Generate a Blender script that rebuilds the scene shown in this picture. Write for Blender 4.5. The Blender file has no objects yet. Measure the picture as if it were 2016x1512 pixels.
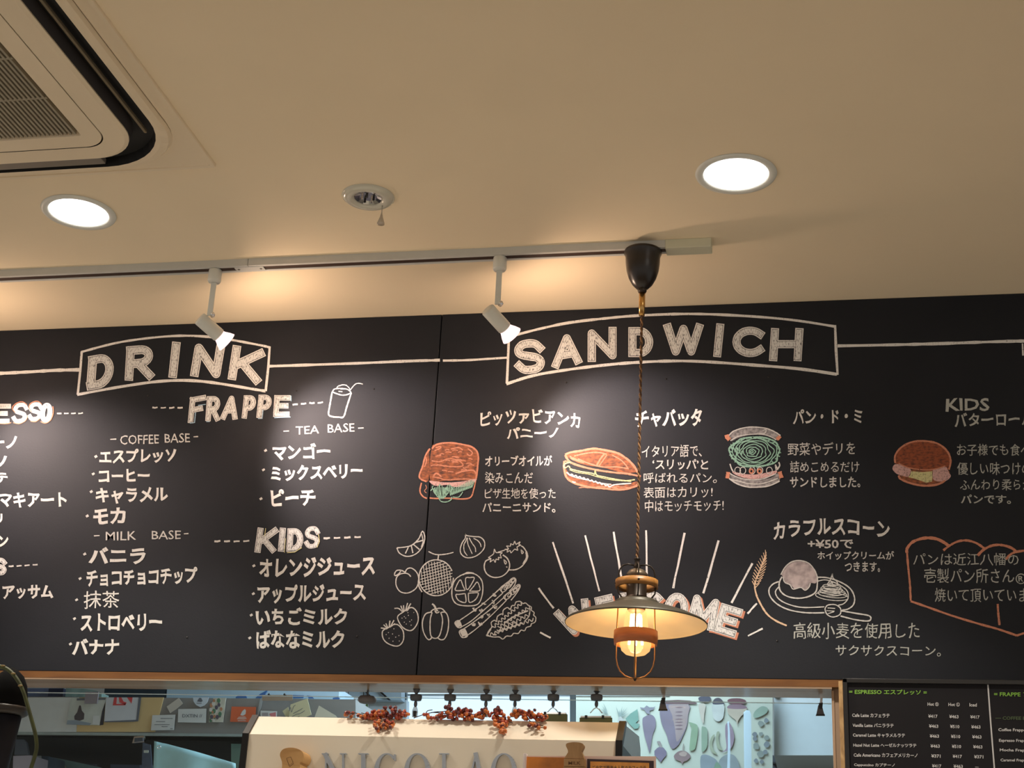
import bpy, bmesh, math, random
import numpy as np
from mathutils import Vector, Matrix, noise
random.seed(7)
S = bpy.context.scene
COL = S.collection
PI = math.pi
# ------------------------------------------------------------------ camera, world, lights, exposure
F = 3012.0
def _n(v):
    v = np.array(v, float); return v / np.linalg.norm(v)
_M = np.array([-_n((-15008, 412, F)), _n((634, 1221, F)), _n((396, -7656, F))])
_U, _s, _V = np.linalg.svd(_M)
R = _U @ _V                      # camera axes (right, down, forward) -> world
CAM = np.array([0.0, -3.25, 1.5])
cd = bpy.data.cameras.new('camera'); cam = bpy.data.objects.new('camera', cd); COL.objects.link(cam)
cd.sensor_width = 36; cd.lens = 36 * F / 2016; cd.clip_start = 0.05
mw = np.eye(4); mw[:3, 0] = R[:, 0]; mw[:3, 1] = -R[:, 1]; mw[:3, 2] = -R[:, 2]; mw[:3, 3] = CAM
cam.matrix_world = Matrix(mw.tolist()); S.camera = cam
S.view_settings.view_transform = 'Standard'; S.view_settings.look = 'None'
S.view_settings.gamma = 1; S.view_settings.use_curve_mapping = False
S.view_settings.exposure = 0.0
W = bpy.data.worlds.new('World'); S.world = W; W.use_nodes = True
W.node_tree.nodes['Background'].inputs[0].default_value = (1.0, 0.955, 0.88, 1)
W.node_tree.nodes['Background'].inputs[1].default_value = 0.47

def hy(px, py, y):
    d = R @ np.array([px - 1008, py - 756, F]); return Vector(CAM + d * (y - CAM[1]) / d[1])
def hz(px, py, z):
    d = R @ np.array([px - 1008, py - 756, F]); return Vector(CAM + d * (z - CAM[2]) / d[2])
def depth(p):
    return float((R.T @ (np.array(p) - CAM))[2])

def area_light(name, loc, size, power, color, rot=(0, 0, 0)):
    l = bpy.data.lights.new(name, 'AREA'); l.shape = 'DISK'; l.size = size; l.energy = power; l.color = color
    o = bpy.data.objects.new(name, l); o.location = loc; o.rotation_euler = rot; COL.objects.link(o); return o
def spot_light(name, loc, target, power, color, angle, blend, rad):
    l = bpy.data.lights.new(name, 'SPOT'); l.energy = power; l.color = color; l.spot_size = math.radians(angle)
    l.spot_blend = blend; l.shadow_soft_size = rad
    o = bpy.data.objects.new(name, l); o.location = loc
    o.rotation_euler = (Vector(target) - Vector(loc)).to_track_quat('-Z', 'Y').to_euler(); COL.objects.link(o); return o
def point_light(name, loc, power, color, rad):
    l = bpy.data.lights.new(name, 'POINT'); l.energy = power; l.color = color; l.shadow_soft_size = rad
    o = bpy.data.objects.new(name, l); o.location = loc; COL.objects.link(o); return o

ZC = 2.984      # ceiling
YB = -0.02      # face of the chalkboards
ZB = 2.122      # lower edge of the chalkboards
# unseen downlights added further back to light the cafe, and the kitchen's own ceiling lamp
for i, (x, y) in enumerate(((-1.5, -4.6), (0.9, -2.6), (0.2, -4.8), (-2.9, -2.2))):
    area_light('cafe_downlight', (x, y, ZC - 0.02), 0.14, 5, (1.0, 0.93, 0.82))  # added unseen downlight
for x, y in ((-0.1458, -0.6224), (-1.5280, -0.6100)):      # the two lit downlights in view
    spot_light('counter_downlight', (x, y, ZC - 0.01), (x, y, 0), 58, (1.0, 0.93, 0.82), 96, 0.4, 0.05)
area_light('kitchen_lamp', (-0.7, 0.75, 2.72), 0.9, 30, (0.72, 0.9, 1.0))

# ------------------------------------------------------------------ materials
MATS = {}
def mat(name, col, rough=0.6, metal=0.0, var=0.0, scale=40, bump=0.0, emit=None, estr=0.0, spec=0.5, stretch=(1, 1, 1), coat=0.0):
    if name in MATS: return MATS[name]
    m = bpy.data.materials.new(name); m.use_nodes = True; nt = m.node_tree; b = nt.nodes['Principled BSDF']
    b.inputs['Base Color'].default_value = (*col, 1); b.inputs['Roughness'].default_value = rough
    b.inputs['Metallic'].default_value = metal; b.inputs['Specular IOR Level'].default_value = spec
    b.inputs['Coat Weight'].default_value = coat
    if var or bump:
        tc = nt.nodes.new('ShaderNodeTexCoord'); mp = nt.nodes.new('ShaderNodeMapping'); mp.inputs['Scale'].default_value = stretch
        nz = nt.nodes.new('ShaderNodeTexNoise'); nz.inputs['Scale'].default_value = scale; nz.inputs['Detail'].default_value = 5
        nt.links.new(tc.outputs['Object'], mp.inputs[0]); nt.links.new(mp.outputs[0], nz.inputs['Vector'])
        if var:
            r = nt.nodes.new('ShaderNodeValToRGB'); r.color_ramp.elements[0].position = 0.3; r.color_ramp.elements[1].position = 0.7
            r.color_ramp.elements[0].color = (*[c * (1 - var) for c in col], 1); r.color_ramp.elements[1].color = (*[min(1, c * (1 + var)) for c in col], 1)
            nt.links.new(nz.outputs[0], r.inputs[0]); nt.links.new(r.outputs[0], b.inputs['Base Color'])
        if bump:
            bp = nt.nodes.new('ShaderNodeBump'); bp.inputs['Strength'].default_value = bump; bp.inputs['Distance'].default_value = 0.001
            nt.links.new(nz.outputs[0], bp.inputs['Height']); nt.links.new(bp.outputs[0], b.inputs['Normal'])
    if emit:
        b.inputs['Emission Color'].default_value = (*emit, 1); b.inputs['Emission Strength'].default_value = estr
    MATS[name] = m; return m

def chalk(name, col, cover=0.85, scale=350, stretch=(1, 1, 1), soft=0.12, rough=0.9):
    """chalk: grains of pigment with the bare board showing in the gaps"""
    if name in MATS: return MATS[name]
    m = bpy.data.materials.new(name); m.use_nodes = True; nt = m.node_tree; b = nt.nodes['Principled BSDF']
    tc = nt.nodes.new('ShaderNodeTexCoord'); mp = nt.nodes.new('ShaderNodeMapping'); mp.inputs['Scale'].default_value = stretch
    nz = nt.nodes.new('ShaderNodeTexNoise'); nz.inputs['Scale'].default_value = scale; nz.inputs['Detail'].default_value = 2
    r = nt.nodes.new('ShaderNodeMapRange'); c = 0.5 - (cover - 0.5) * 0.45
    r.inputs['From Min'].default_value = c - soft / 2; r.inputs['From Max'].default_value = c + soft / 2
    mx = nt.nodes.new('ShaderNodeMix'); mx.data_type = 'RGBA'; mx.inputs[6].default_value = (0.0105, 0.0125, 0.018, 1); mx.inputs[7].default_value = (*col, 1)
    rg = nt.nodes.new('ShaderNodeMapRange'); rg.inputs['To Min'].default_value = 0.58; rg.inputs['To Max'].default_value = rough
    b.inputs['Specular IOR Level'].default_value = 0.25
    nt.links.new(tc.outputs['Object'], mp.inputs[0]); nt.links.new(mp.outputs[0], nz.inputs['Vector']); nt.links.new(nz.outputs[0], r.inputs[0])
    nt.links.new(r.outputs[0], mx.inputs[0]); nt.links.new(mx.outputs[2], b.inputs['Base Color'])
    nt.links.new(r.outputs[0], rg.inputs[0]); nt.links.new(rg.outputs[0], b.inputs['Roughness'])
    MATS[name] = m; return m

def glassy(name, tint, haze=0.04, gloss=0.06, rough=0.05, hazecol=(0.8, 0.9, 0.95)):
    m = bpy.data.materials.new(name); m.use_nodes = True; nt = m.node_tree; nt.nodes.clear()
    out = nt.nodes.new('ShaderNodeOutputMaterial'); t = nt.nodes.new('ShaderNodeBsdfTransparent'); t.inputs[0].default_value = (*tint, 1)
    g = nt.nodes.new('ShaderNodeBsdfGlossy'); g.inputs['Roughness'].default_value = rough
    d = nt.nodes.new('ShaderNodeBsdfDiffuse'); d.inputs[0].default_value = (*hazecol, 1)
    m1 = nt.nodes.new('ShaderNodeMixShader'); m1.inputs[0].default_value = gloss
    m2 = nt.nodes.new('ShaderNodeMixShader'); m2.inputs[0].default_value = haze
    nt.links.new(t.outputs[0], m1.inputs[1]); nt.links.new(g.outputs[0], m1.inputs[2])
    nt.links.new(m1.outputs[0], m2.inputs[1]); nt.links.new(d.outputs[0], m2.inputs[2]); nt.links.new(m2.outputs[0], out.inputs[0])
    MATS[name] = m; return m

def board_material():
    m = bpy.data.materials.new('chalkboard_paint'); m.use_nodes = True; nt = m.node_tree; b = nt.nodes['Principled BSDF']
    tc = nt.nodes.new('ShaderNodeTexCoord')
    n1 = nt.nodes.new('ShaderNodeTexNoise'); n1.inputs['Scale'].default_value = 3.5; n1.inputs['Detail'].default_value = 6
    r = nt.nodes.new('ShaderNodeValToRGB'); r.color_ramp.elements[0].color = (0.0085, 0.0105, 0.0155, 1); r.color_ramp.elements[1].color = (0.0125, 0.0145, 0.020, 1)
    r.color_ramp.elements[0].position = 0.35; r.color_ramp.elements[1].position = 0.7
    n2 = nt.nodes.new('ShaderNodeTexNoise'); n2.inputs['Scale'].default_value = 260; n2.inputs['Detail'].default_value = 2
    bp = nt.nodes.new('ShaderNodeBump'); bp.inputs['Strength'].default_value = 0.25; bp.inputs['Distance'].default_value = 0.0006
    for n in (n1, n2): nt.links.new(tc.outputs['Object'], n.inputs['Vector'])
    nt.links.new(n1.outputs[0], r.inputs[0]); nt.links.new(r.outputs[0], b.inputs['Base Color'])
    nt.links.new(n2.outputs[0], bp.inputs['Height']); nt.links.new(bp.outputs[0], b.inputs['Normal'])
    b.inputs['Roughness'].default_value = 0.61; b.inputs['Specular IOR Level'].default_value = 0.25
    return m

def wood(name, a, b_, scale=14, stretch=(1, 8, 8), rough=0.45):
    m = bpy.data.materials.new(name); m.use_nodes = True; nt = m.node_tree; b = nt.nodes['Principled BSDF']
    tc = nt.nodes.new('ShaderNodeTexCoord'); mp = nt.nodes.new('ShaderNodeMapping'); mp.inputs['Scale'].default_value = stretch
    nz = nt.nodes.new('ShaderNodeTexNoise'); nz.inputs['Scale'].default_value = scale; nz.inputs['Detail'].default_value = 6; nz.inputs['Distortion'].default_value = 0.8
    r = nt.nodes.new('ShaderNodeValToRGB'); r.color_ramp.elements[0].color = (*a, 1); r.color_ramp.elements[1].color = (*b_, 1)
    r.color_ramp.elements[0].position = 0.3; r.color_ramp.elements[1].position = 0.7
    nt.links.new(tc.outputs['Object'], mp.inputs[0]); nt.links.new(mp.outputs[0], nz.inputs['Vector'])
    nt.links.new(nz.outputs[0], r.inputs[0]); nt.links.new(r.outputs[0], b.inputs['Base Color']); b.inputs['Roughness'].default_value = rough
    MATS[name] = m; return m

M_CEIL = mat('ceiling_paint', (0.88, 0.74, 0.53), 0.85, var=0.02, scale=3, bump=0.08)
M_BOARD = board_material()
M_DARK = M_BOARD
M_CW = chalk('chalk_marker', (0.66, 0.65, 0.62), 0.97, 420)
M_CT = chalk('chalk_thin', (0.60, 0.59, 0.565), 0.9, 500, soft=0.2)
M_CL = chalk('chalk_line', (0.76, 0.75, 0.73), 0.9, 330, (1, 1, 0.6), 0.16)
M_CS = chalk('chalk_scribble', (0.72, 0.72, 0.71), 0.76, 190, (2.2, 1, 0.7), 0.22)
M_CR = chalk('chalk_dim', (0.47, 0.48, 0.45), 0.9, 500, soft=0.2)  # duller white; the right side's weaker light is put into this colour
M_OR = chalk('chalk_orange', (0.58, 0.24, 0.15), 0.9, 330, soft=0.2)
M_ORF = chalk('chalk_orange_smudge', (0.36, 0.12, 0.055), 0.66, 90, (1, 1, 2.0), 0.45)
M_BRF = chalk('chalk_brown_fill', (0.30, 0.085, 0.04), 0.8, 120, (1, 1, 2.0), 0.4)
M_PK = chalk('chalk_pink', (0.62, 0.38, 0.36), 0.85, 220, soft=0.3)
M_GR = chalk('chalk_green', (0.27, 0.47, 0.37), 0.9, 300, soft=0.2)
M_YE = chalk('chalk_yellow', (0.62, 0.58, 0.30), 0.85, 260, soft=0.3)
M_BL = chalk('chalk_blue', (0.35, 0.52, 0.68), 0.85, 330, soft=0.2)
M_GY = chalk('chalk_grey_fill', (0.36, 0.34, 0.34), 0.72, 130, soft=0.5)
M_WH = chalk('chalk_wheat', (0.70, 0.50, 0.34), 0.9, 330, soft=0.2)
M_WHITE = mat('white_enamel', (0.72, 0.72, 0.66), 0.4, var=0.02)
M_TRACK = mat('track_white', (0.60, 0.60, 0.57), 0.45, var=0.02)
M_BLACK = mat('black_plastic', (0.012, 0.011, 0.011), 0.35, bump=0.05)
M_BRONZE = mat('dark_bronze', (0.035, 0.025, 0.018), 0.38, metal=0.5, var=0.15, scale=25)
M_BRASS = mat('brass', (0.62, 0.36, 0.12), 0.25, metal=1.0, var=0.1, scale=60)
M_OAK = wood('honey_wood', (0.30, 0.12, 0.025), (0.52, 0.24, 0.06), 9, (1, 8, 8), 0.4)
M_TRIMW = wood('trim_wood', (0.13, 0.05, 0.012), (0.21, 0.09, 0.022), 10, (0.6, 6, 6), 0.4)
M_UNDER = wood('lintel_wood', (0.30, 0.20, 0.13), (0.40, 0.29, 0.20), 6, (0.5, 5, 5), 0.22)
M_TAN = mat('tan_wall', (0.42, 0.28, 0.18), 0.6, var=0.05, scale=6)
M_CREAM = mat('cream_shade', (0.86, 0.72, 0.50), 0.4, var=0.02)
M_CHROME = mat('chrome', (0.8, 0.8, 0.82), 0.12, metal=1.0)

# ------------------------------------------------------------------ object helpers
WL = {}     # world origin of every object built
def setp(o, label=None, cat=None, group=None, kind=None):
    if label: o['label'] = label
    if cat: o['category'] = cat
    if group: o['group'] = group
    if kind: o['kind'] = kind
    return o
def thing(name, label, cat, loc, group=None):
    o = bpy.data.objects.new(name, None); o.empty_display_size = 0.03; COL.objects.link(o)
    o.location = loc; WL[o] = Vector(loc); return setp(o, label, cat, group)
class MB:
    """collects shapes (world coordinates) into one mesh"""
    def __init__(s): s.v = []; s.f = []; s.sm = []
    def add(s, vs, fs, smooth=False):
        k = len(s.v); s.v += [tuple(v) for v in vs]; s.f += [tuple(i + k for i in f) for f in fs]; s.sm += [smooth] * len(fs); return s
    def box(s, a, b, bev=0):
        (x0, y0, z0), (x1, y1, z1) = [min(p, q) for p, q in zip(a, b)], [max(p, q) for p, q in zip(a, b)]
        if not bev:
            return s.add([(x0,y0,z0),(x1,y0,z0),(x1,y1,z0),(x0,y1,z0),(x0,y0,z1),(x1,y0,z1),(x1,y1,z1),(x0,y1,z1)],
                         [(0,3,2,1),(4,5,6,7),(0,1,5,4),(1,2,6,5),(2,3,7,6),(3,0,4,7)])
        bm = bmesh.new(); bmesh.ops.create_cube(bm, size=1)
        for v in bm.verts: v.co = Vector(((x0+x1)/2 + v.co.x*(x1-x0), (y0+y1)/2 + v.co.y*(y1-y0), (z0+z1)/2 + v.co.z*(z1-z0)))
        bmesh.ops.bevel(bm, geom=bm.edges[:], offset=bev, segments=2, profile=0.5, affect='EDGES')
        bm.verts.index_update(); s.add([v.co[:] for v in bm.verts], [[v.index for v in f.verts] for f in bm.faces]); bm.free(); return s
    def lathe(s, prof, origin, axis=(0, 0, 1), n=40, smooth=True, closed=False):
        ax = Vector(axis).normalized(); q = ax.to_track_quat('Z', 'Y'); o = Vector(origin)
        vs = []; fs = []
        for r, h in prof:
            for i in range(n):
                a = 2*PI*i/n; vs.append(o + q @ Vector((r*math.cos(a), r*math.sin(a), h)))
        m = len(prof)
        for j in range(m - 1 + (1 if closed else 0)):
            j2 = (j+1) % m
            for i in range(n):
                i2 = (i+1) % n; fs.append((j*n+i, j*n+i2, j2*n+i2, j2*n+i))
        return s.add(vs, fs, smooth)
    def tube(s, pts, r, n=10, closed=False):
        pts = [Vector(p) for p in pts]; m = len(pts); vs = []; fs = []
        rr = r if isinstance(r, (list, tuple)) else [r]*m
        up = None
        for i, p in enumerate(pts):
            t = (pts[(i+1) % m] - pts[i-1]) if (closed or 0 < i < m-1) else (pts[1]-pts[0] if i == 0 else pts[-1]-pts[-2])
            t.normalize()
            if up is None: up = t.orthogonal().normalized()
            up = (up - t*up.dot(t)).normalized(); bn = t.cross(up)
            for k in range(n):
                a = 2*PI*k/n; vs.append(p + up*(rr[i]*math.cos(a)) + bn*(rr[i]*math.sin(a)))
        for i in range(m - (0 if closed else 1)):
            i2 = (i+1) % m
            for k in range(n):
                k2 = (k+1) % n; fs.append((i*n+k, i*n+k2, i2*n+k2, i2*n+k))
        if not closed: fs.append(tuple(range(n-1, -1, -1))); fs.append(tuple((m-1)*n+k for k in range(n)))
        return s.add(vs, fs, True)
    def prism(s, poly, ext):
        """poly: list of 3D points in a plane, ext: extrusion vector"""
        n = len(poly); p = [Vector(a) for a in poly]; e = Vector(ext)
        return s.add(p + [a+e for a in p], [tuple(range(n)), tuple(range(2*n-1, n-1, -1))] + [(i, i+n, (i+1) % n+n, (i+1) % n) for i in range(n)])
    def sphere(s, c, r, seg=12, rings=8, sc=(1, 1, 1)):
        c = Vector(c); vs = [c + Vector((0, 0, r*sc[2]))]; fs = []
        for j in range(1, rings):
            th = PI*j/rings
            for i in range(seg):
                a = 2*PI*i/seg; vs.append(c + Vector((r*sc[0]*math.sin(th)*math.cos(a), r*sc[1]*math.sin(th)*math.sin(a), r*sc[2]*math.cos(th))))
        vs.append(c - Vector((0, 0, r*sc[2])))
        for i in range(seg):
            fs.append((0, 1+i, 1+(i+1) % seg)); L = 1+(rings-2)*seg; fs.append((len(vs)-1, L+(i+1) % seg, L+i))
        for j in range(rings-2):
            for i in range(seg):
                a = 1+j*seg+i; b = 1+j*seg+(i+1) % seg; fs.append((a, a+seg, b+seg, b))
        return s.add(vs, fs, True)
    def build(s, name, m, parent=None, origin=None, fix=True):
        me = bpy.data.meshes.new(name)
        vs = np.array([tuple(v) for v in s.v], float)
        if origin is None:
            lo, hi = vs.min(0), vs.max(0); origin = Vector(((lo[0]+hi[0])/2, (lo[1]+hi[1])/2, (lo[2] if parent is None else (lo[2]+hi[2])/2)))
        origin = Vector(origin)
        me.from_pydata((vs - np.array(origin)).tolist(), [], s.f); me.polygons.foreach_set('use_smooth', s.sm)
        if fix:
            bm = bmesh.new(); bm.from_mesh(me); bmesh.ops.recalc_face_normals(bm, faces=bm.faces); bm.to_mesh(me); bm.free()
        me.materials.append(m); me.update()
        o = bpy.data.objects.new(name, me); COL.objects.link(o)
        if parent: o.parent = parent; o.location = origin - WL[parent]
        else: o.location = origin
        WL[o] = origin; return o
def struct(o): o['kind'] = 'structure'; return o
def px2m(r, p): return r * depth(p) / F
def slab(name, poly, y, th, m, parent=None, **k):
    """flat sheet of real thickness standing at distance y"""
    o = MB().prism([hy(px, py, y) for px, py in poly], (0, th, 0)).build(name, m, parent)
    return setp(o, **k)
def rect(x0, y0, x1, y1): return [(x0, y0), (x1, y0), (x1, y1), (x0, y1)]

# ------------------------------------------------------------------ the setting
OX0, OX1, OZ0, OZ1 = -2.7, 0.011, 1.05, 2.107      # pass-through opening
struct(MB().box((-5, -7, ZC), (4, 2.2, ZC+0.1)).build('ceiling', M_CEIL))
struct(MB().box((-5, -7, -0.1), (4, 2.2, 0)).build('floor', wood('floor_wood', (0.34, 0.24, 0.14), (0.46, 0.34, 0.22), 5, (1, 8, 1), 0.5)))
struct(MB().box((-5, 0, OZ1), (4, 0.085, ZC)).box((-5, 0, 0), (OX0, 0.085, OZ1)).box((OX1, 0, 0), (4, 0.085, OZ1)).box((OX0, 0, 0), (OX1, 0.085, OZ0)).build('wall_back', M_TAN))
struct(MB().box((-5, YB, ZB-0.0155), (OX1+0.03, 0, ZB-0.0005)).build('trim_1', M_TRIMW))
struct(MB().box((OX0, YB+0.0005, OZ1-0.004), (OX1, 0.088, OZ1-0.0001)).build('trim_2', M_UNDER))
struct(MB().box((OX1-0.001, -0.004, OZ0), (OX1+0.004, 0.088, OZ1-0.005)).build('trim_3', M_TAN))
M_KW = mat('kitchen_wall_paint', (0.62, 0.68, 0.70), 0.6, var=0.03, scale=4)
struct(MB().box((-5, 2.1, 0), (4, 2.2, ZC)).build('wall_kitchen', M_KW))
struct(MB().box((-5, 0.09, 2.75), (4, 2.1, 2.80)).build('trim_4', mat('kitchen_ceiling', (0.6, 0.62, 0.62), 0.8, var=0.02)))

# ------------------------------------------------------------------ chalkboards
SEAM = -0.8763
def panel(x0, x1, label):
    t = thing('chalkboard', label, 'chalkboard', ((x0+x1)/2, YB, ZB))
    MB().box((x0, YB, ZB), (x1, -0.0002, ZC-0.0005), 0.0012).build('board_panel', M_BOARD, t)
    return t
BL = panel(-2.95, SEAM-0.0013, 'black chalkboard listing drinks, frappes and kids drinks in white chalk, left of the seam')
BR = panel(SEAM+0.0013, 1.6, 'black chalkboard with sandwiches, vegetables and WELCOME in chalk, right of the seam')

EPS = [0]
def P(px, py, layer=0): return hy(px, py, YB - 0.0003 - 0.00025*layer - 0.00001*EPS[0])
def catmull(pts, closed=False, sub=6):
    n = len(pts)
    if n < 3: return list(pts)
    out = []
    g = (lambda i: pts[i % n]) if closed else (lambda i: pts[min(max(i, 0), n-1)])
    for i in range(n if closed else n-1):
        p0, p1, p2, p3 = g(i-1), g(i), g(i+1), g(i+2)
        for k in range(sub):
            t = k/sub; t2 = t*t; t3 = t2*t
            out.append(tuple(0.5*((2*p1[j]) + (-p0[j]+p2[j])*t + (2*p0[j]-5*p1[j]+4*p2[j]-p3[j])*t2 + (-p0[j]+3*p1[j]-3*p2[j]+p3[j])*t3) for j in (0, 1)))
    if not closed: out.append(tuple(pts[-1]))
    return out
def ribbon(mb, pts, w, layer=0, cap=0.0, closed=False, jit=0.18, place=None):
    place = place or P; EPS[0] = (EPS[0]+1) % 20
    q = [pts[0]]
    for p in pts[1:]:
        if math.hypot(p[0]-q[-1][0], p[1]-q[-1][1]) > 0.05: q.append(p)
    if closed and math.hypot(q[0][0]-q[-1][0], q[0][1]-q[-1][1]) < 0.05: q.pop()
    n = len(q)
    if n < 2: return
    if cap and not closed:
        for e, i0, i1 in ((0, 0, 1), (-1, -1, -2)):
            dx, dy = q[i0][0]-q[i1][0], q[i0][1]-q[i1][1]; L = math.hypot(dx, dy); q[e] = (q[i0][0]+dx/L*cap, q[i0][1]+dy/L*cap)
    vs = []
    for i in range(n):
        if closed: a, b = q[i-1], q[(i+1) % n]
        else: a, b = q[max(i-1, 0)], q[min(i+1, n-1)]
        dx, dy = b[0]-a[0], b[1]-a[1]; L = math.hypot(dx, dy) or 1
        h = w/2*(1 + random.uniform(-jit, jit)); nx, ny = -dy/L*h, dx/L*h
        vs += [place(q[i][0]+nx, q[i][1]+ny, layer), place(q[i][0]-nx, q[i][1]-ny, layer)]
    fs = [(2*i, 2*i+1, 2*((i+1) % n)+1, 2*((i+1) % n)) for i in range(n if closed else n-1)]
    mb.add(vs, fs)
def split_sharp(pts, ang=50):
    out = [[pts[0]]]
    for i in range(1, len(pts)):
        out[-1].append(pts[i])
        if i < len(pts)-1:
            a = math.atan2(pts[i][1]-pts[i-1][1], pts[i][0]-pts[i-1][0]); b = math.atan2(pts[i+1][1]-pts[i][1], pts[i+1][0]-pts[i][0])
            d = abs((b-a+PI) % (2*PI)-PI)
            if d > math.radians(ang): out.append([pts[i]])
    return out
def arc(cx, cy, rx, ry, a0, a1, n=14):
    return [(cx+rx*math.cos(math.radians(a0+(a1-a0)*i/n)), cy+ry*math.sin(math.radians(a0+(a1-a0)*i/n))) for i in range(n+1)]
LET = {
 'D': [[(0, 0), (0, 1)], [(0, 1), (.35, 1)] + arc(.4, .5, .6, .5, 80, -80) + [(.35, 0), (0, 0)]],
 'R': [[(0, 0), (0, 1)], [(0, 1), (.45, 1)] + arc(.5, .74, .42, .26, 80, -80, 10) + [(.4, .48), (0, .48)], [(.42, .48), (1, 0)]],
 'P': [[(0, 0), (0, 1)], [(0, 1), (.45, 1)] + arc(.5, .72, .5, .28, 80, -80, 10) + [(.4, .44), (0, .44)]],
 'I': [[(.5, 0), (.5, 1)]],
 'N': [[(0, 0), (0, 1)], [(0, 1), (1, 0)], [(1, 0), (1, 1)]],
 'K': [[(0, 0), (0, 1)], [(1, 1), (.08, .42)], [(.3, .56), (1, 0)]],
 'S': [catmull([(1, .80), (.8, .96), (.5, 1), (.18, .95), (.0, .76), (.12, .60), (.45, .52), (.85, .43), (1, .25), (.85, .06), (.5, 0), (.2, .03), (0, .18)], sub=4)],
 'A': [[(0, 0), (.5, 1)], [(.5, 1), (1, 0)], [(.25, .33), (.75, .33)]],
 'W': [[(0, 1), (.25, 0)], [(.25, 0), (.5, .95)], [(.5, .95), (.75, 0)], [(.75, 0), (1, 1)]],
 'M': [[(0, 0), (.06, 1)], [(.06, 1), (.5, .2)], [(.5, .2), (.94, 1)], [(.94, 1), (1, 0)]],
 'C': [arc(.55, .5, .55, .5, 45, 315, 22)],
 'O': [arc(.5, .5, .5, .5, 0, 360, 28)],
 'H': [[(0, 0), (0, 1)], [(1, 0), (1, 1)], [(0, .52), (1, .52)]],
 'F': [[(0, 0), (0, 1)], [(0, 1), (1, 1)], [(0, .5), (.8, .5)]],
 'E': [[(0, 0), (0, 1)], [(0, 1), (1, 1)], [(0, .52), (.85, .52)], [(0, 0), (1, 0)]],
 'L': [[(0, 0), (0, 1)], [(0, 0), (1, 0)]],
}
LSEG = {}
for _ch, _sts in LET.items():
    segs = [pl for st in _sts for pl in split_sharp(list(st))]; out = []
    straight = lambda pl: len(pl) == 2 and (abs(pl[0][0]-pl[1][0]) < .03 or abs(pl[0][1]-pl[1][1]) < .03)
    for i, pl in enumerate(segs):
        ends = []
        for p, nb in ((pl[0], pl[1]), (pl[-1], pl[-2])):
            kind = 'cap'; ax_ = abs(p[0]-nb[0]) < .03 or abs(p[1]-nb[1]) < .03
            for j, o in enumerate(segs):
                if j == i: continue
                if any(math.hypot(p[0]-e[0], p[1]-e[1]) < .02 for e in (o[0], o[-1])): kind = 'cap' if ax_ and straight(o) else 'disc'; break
                if straight(o) and abs(o[0][0]-o[1][0]) < .03 and abs(p[0]-o[0][0]) < .12 and .02 < p[1] < .98: kind = 'none'; break
                if _ch in 'KRA' and not (p[1] in (0, 1)): kind = 'none'
            ends.append(kind)
        out.append((ends, pl))
    LSEG[_ch] = out
def letter(mb_out, mb_dark, mb_in, ch, x0, x1, yt, yb, w, rot=0, slant=0, edge=2.6, gap=1.0, dyr=0, shadow=None):
    cx, cy = (x0+x1)/2, (yt+yb)/2; c, s_ = math.cos(math.radians(rot)), math.sin(math.radians(rot))
    def mp(u, v):
        x = x0+w/2+u*(x1-x0-w) + slant*(v-.5); y = yb-w/2-v*(yb-yt-w) + dyr*(u-.5)
        dx, dy = x-cx, y-cy; return (cx+dx*c-dy*s_, cy+dx*s_+dy*c)
    for k, (mb, ww, ly) in enumerate(((mb_out, w, 1), (mb_dark, w-edge*1.6, 2), (mb_in, w-edge*1.6-gap*1.6, 3))):
        for ends, pl in LSEG[ch]:
            pl = [mp(*p) for p in pl]
            for tgt, off, lay in ((mb, 0, ly),) + (((shadow, 4, 0),) if shadow and k == 0 else ()):
                q = [(a+off, b+off) for a, b in pl]
                if ch == 'O': ribbon(tgt, q[:-1], ww, lay, closed=True, jit=0.03); continue
                for e, kind in enumerate(ends):
                    p0, p1 = (q[0], q[1]) if e == 0 else (q[-1], q[-2])
                    if kind == 'disc': EPS[0] = (EPS[0]+1) % 20; tgt.add([P(p0[0]+ww/2*math.cos(t*PI/6), p0[1]+ww/2*math.sin(t*PI/6), lay) for t in range(12)], [tuple(range(12))])
                    if kind == 'cap':
                        L = math.hypot(p0[0]-p1[0], p0[1]-p1[1]); n_ = (p0[0]+(p0[0]-p1[0])/L*ww/2, p0[1]+(p0[1]-p1[1])/L*ww/2)
                        q = ([n_]+q[1:]) if e == 0 else (q[:-1]+[n_])
                ribbon(tgt, q, ww, lay, jit=0.03)
def heading(board, label, items, w, **kw):
    a, b, c = MB(), MB(), MB(); sh = MB() if kw.pop('shadow_on', None) else None
    for it in items:
        ch, x0, x1, yt, yb = it[:5]; opt = dict(kw); opt.update(it[5] if len(it) > 5 else {})
        letter(a, b, c, ch, x0, x1, yt, yb, opt.pop('w', w), shadow=sh, **opt)
    o = a.build('chalk_heading', M_CL, board, fix=False); o['label'] = label
    b.build('heading_gap', M_DARK, o, fix=False); c.build('chalk_scribble_fill', M_CS, o, fix=False)
    return o, sh
_G = {}
def glyphs(s, off):
    if (s, off) in _G: return _G[(s, off)]
    c = bpy.data.curves.new('t', 'FONT'); c.body = s; c.size = 1; c.offset = off; c.resolution_u = 2
    o = bpy.data.objects.new('t', c); COL.objects.link(o); bpy.context.view_layer.update()
    me = bpy.data.meshes.new_from_object(o.evaluated_get(bpy.context.evaluated_depsgraph_get()))
    r = ([(v.co.x, v.co.y) for v in me.vertices], [tuple(p.vertices) for p in me.polygons])
    bpy.data.objects.remove(o); bpy.data.curves.remove(c); bpy.data.meshes.remove(me)
    _G[(s, off)] = r; return r
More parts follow.
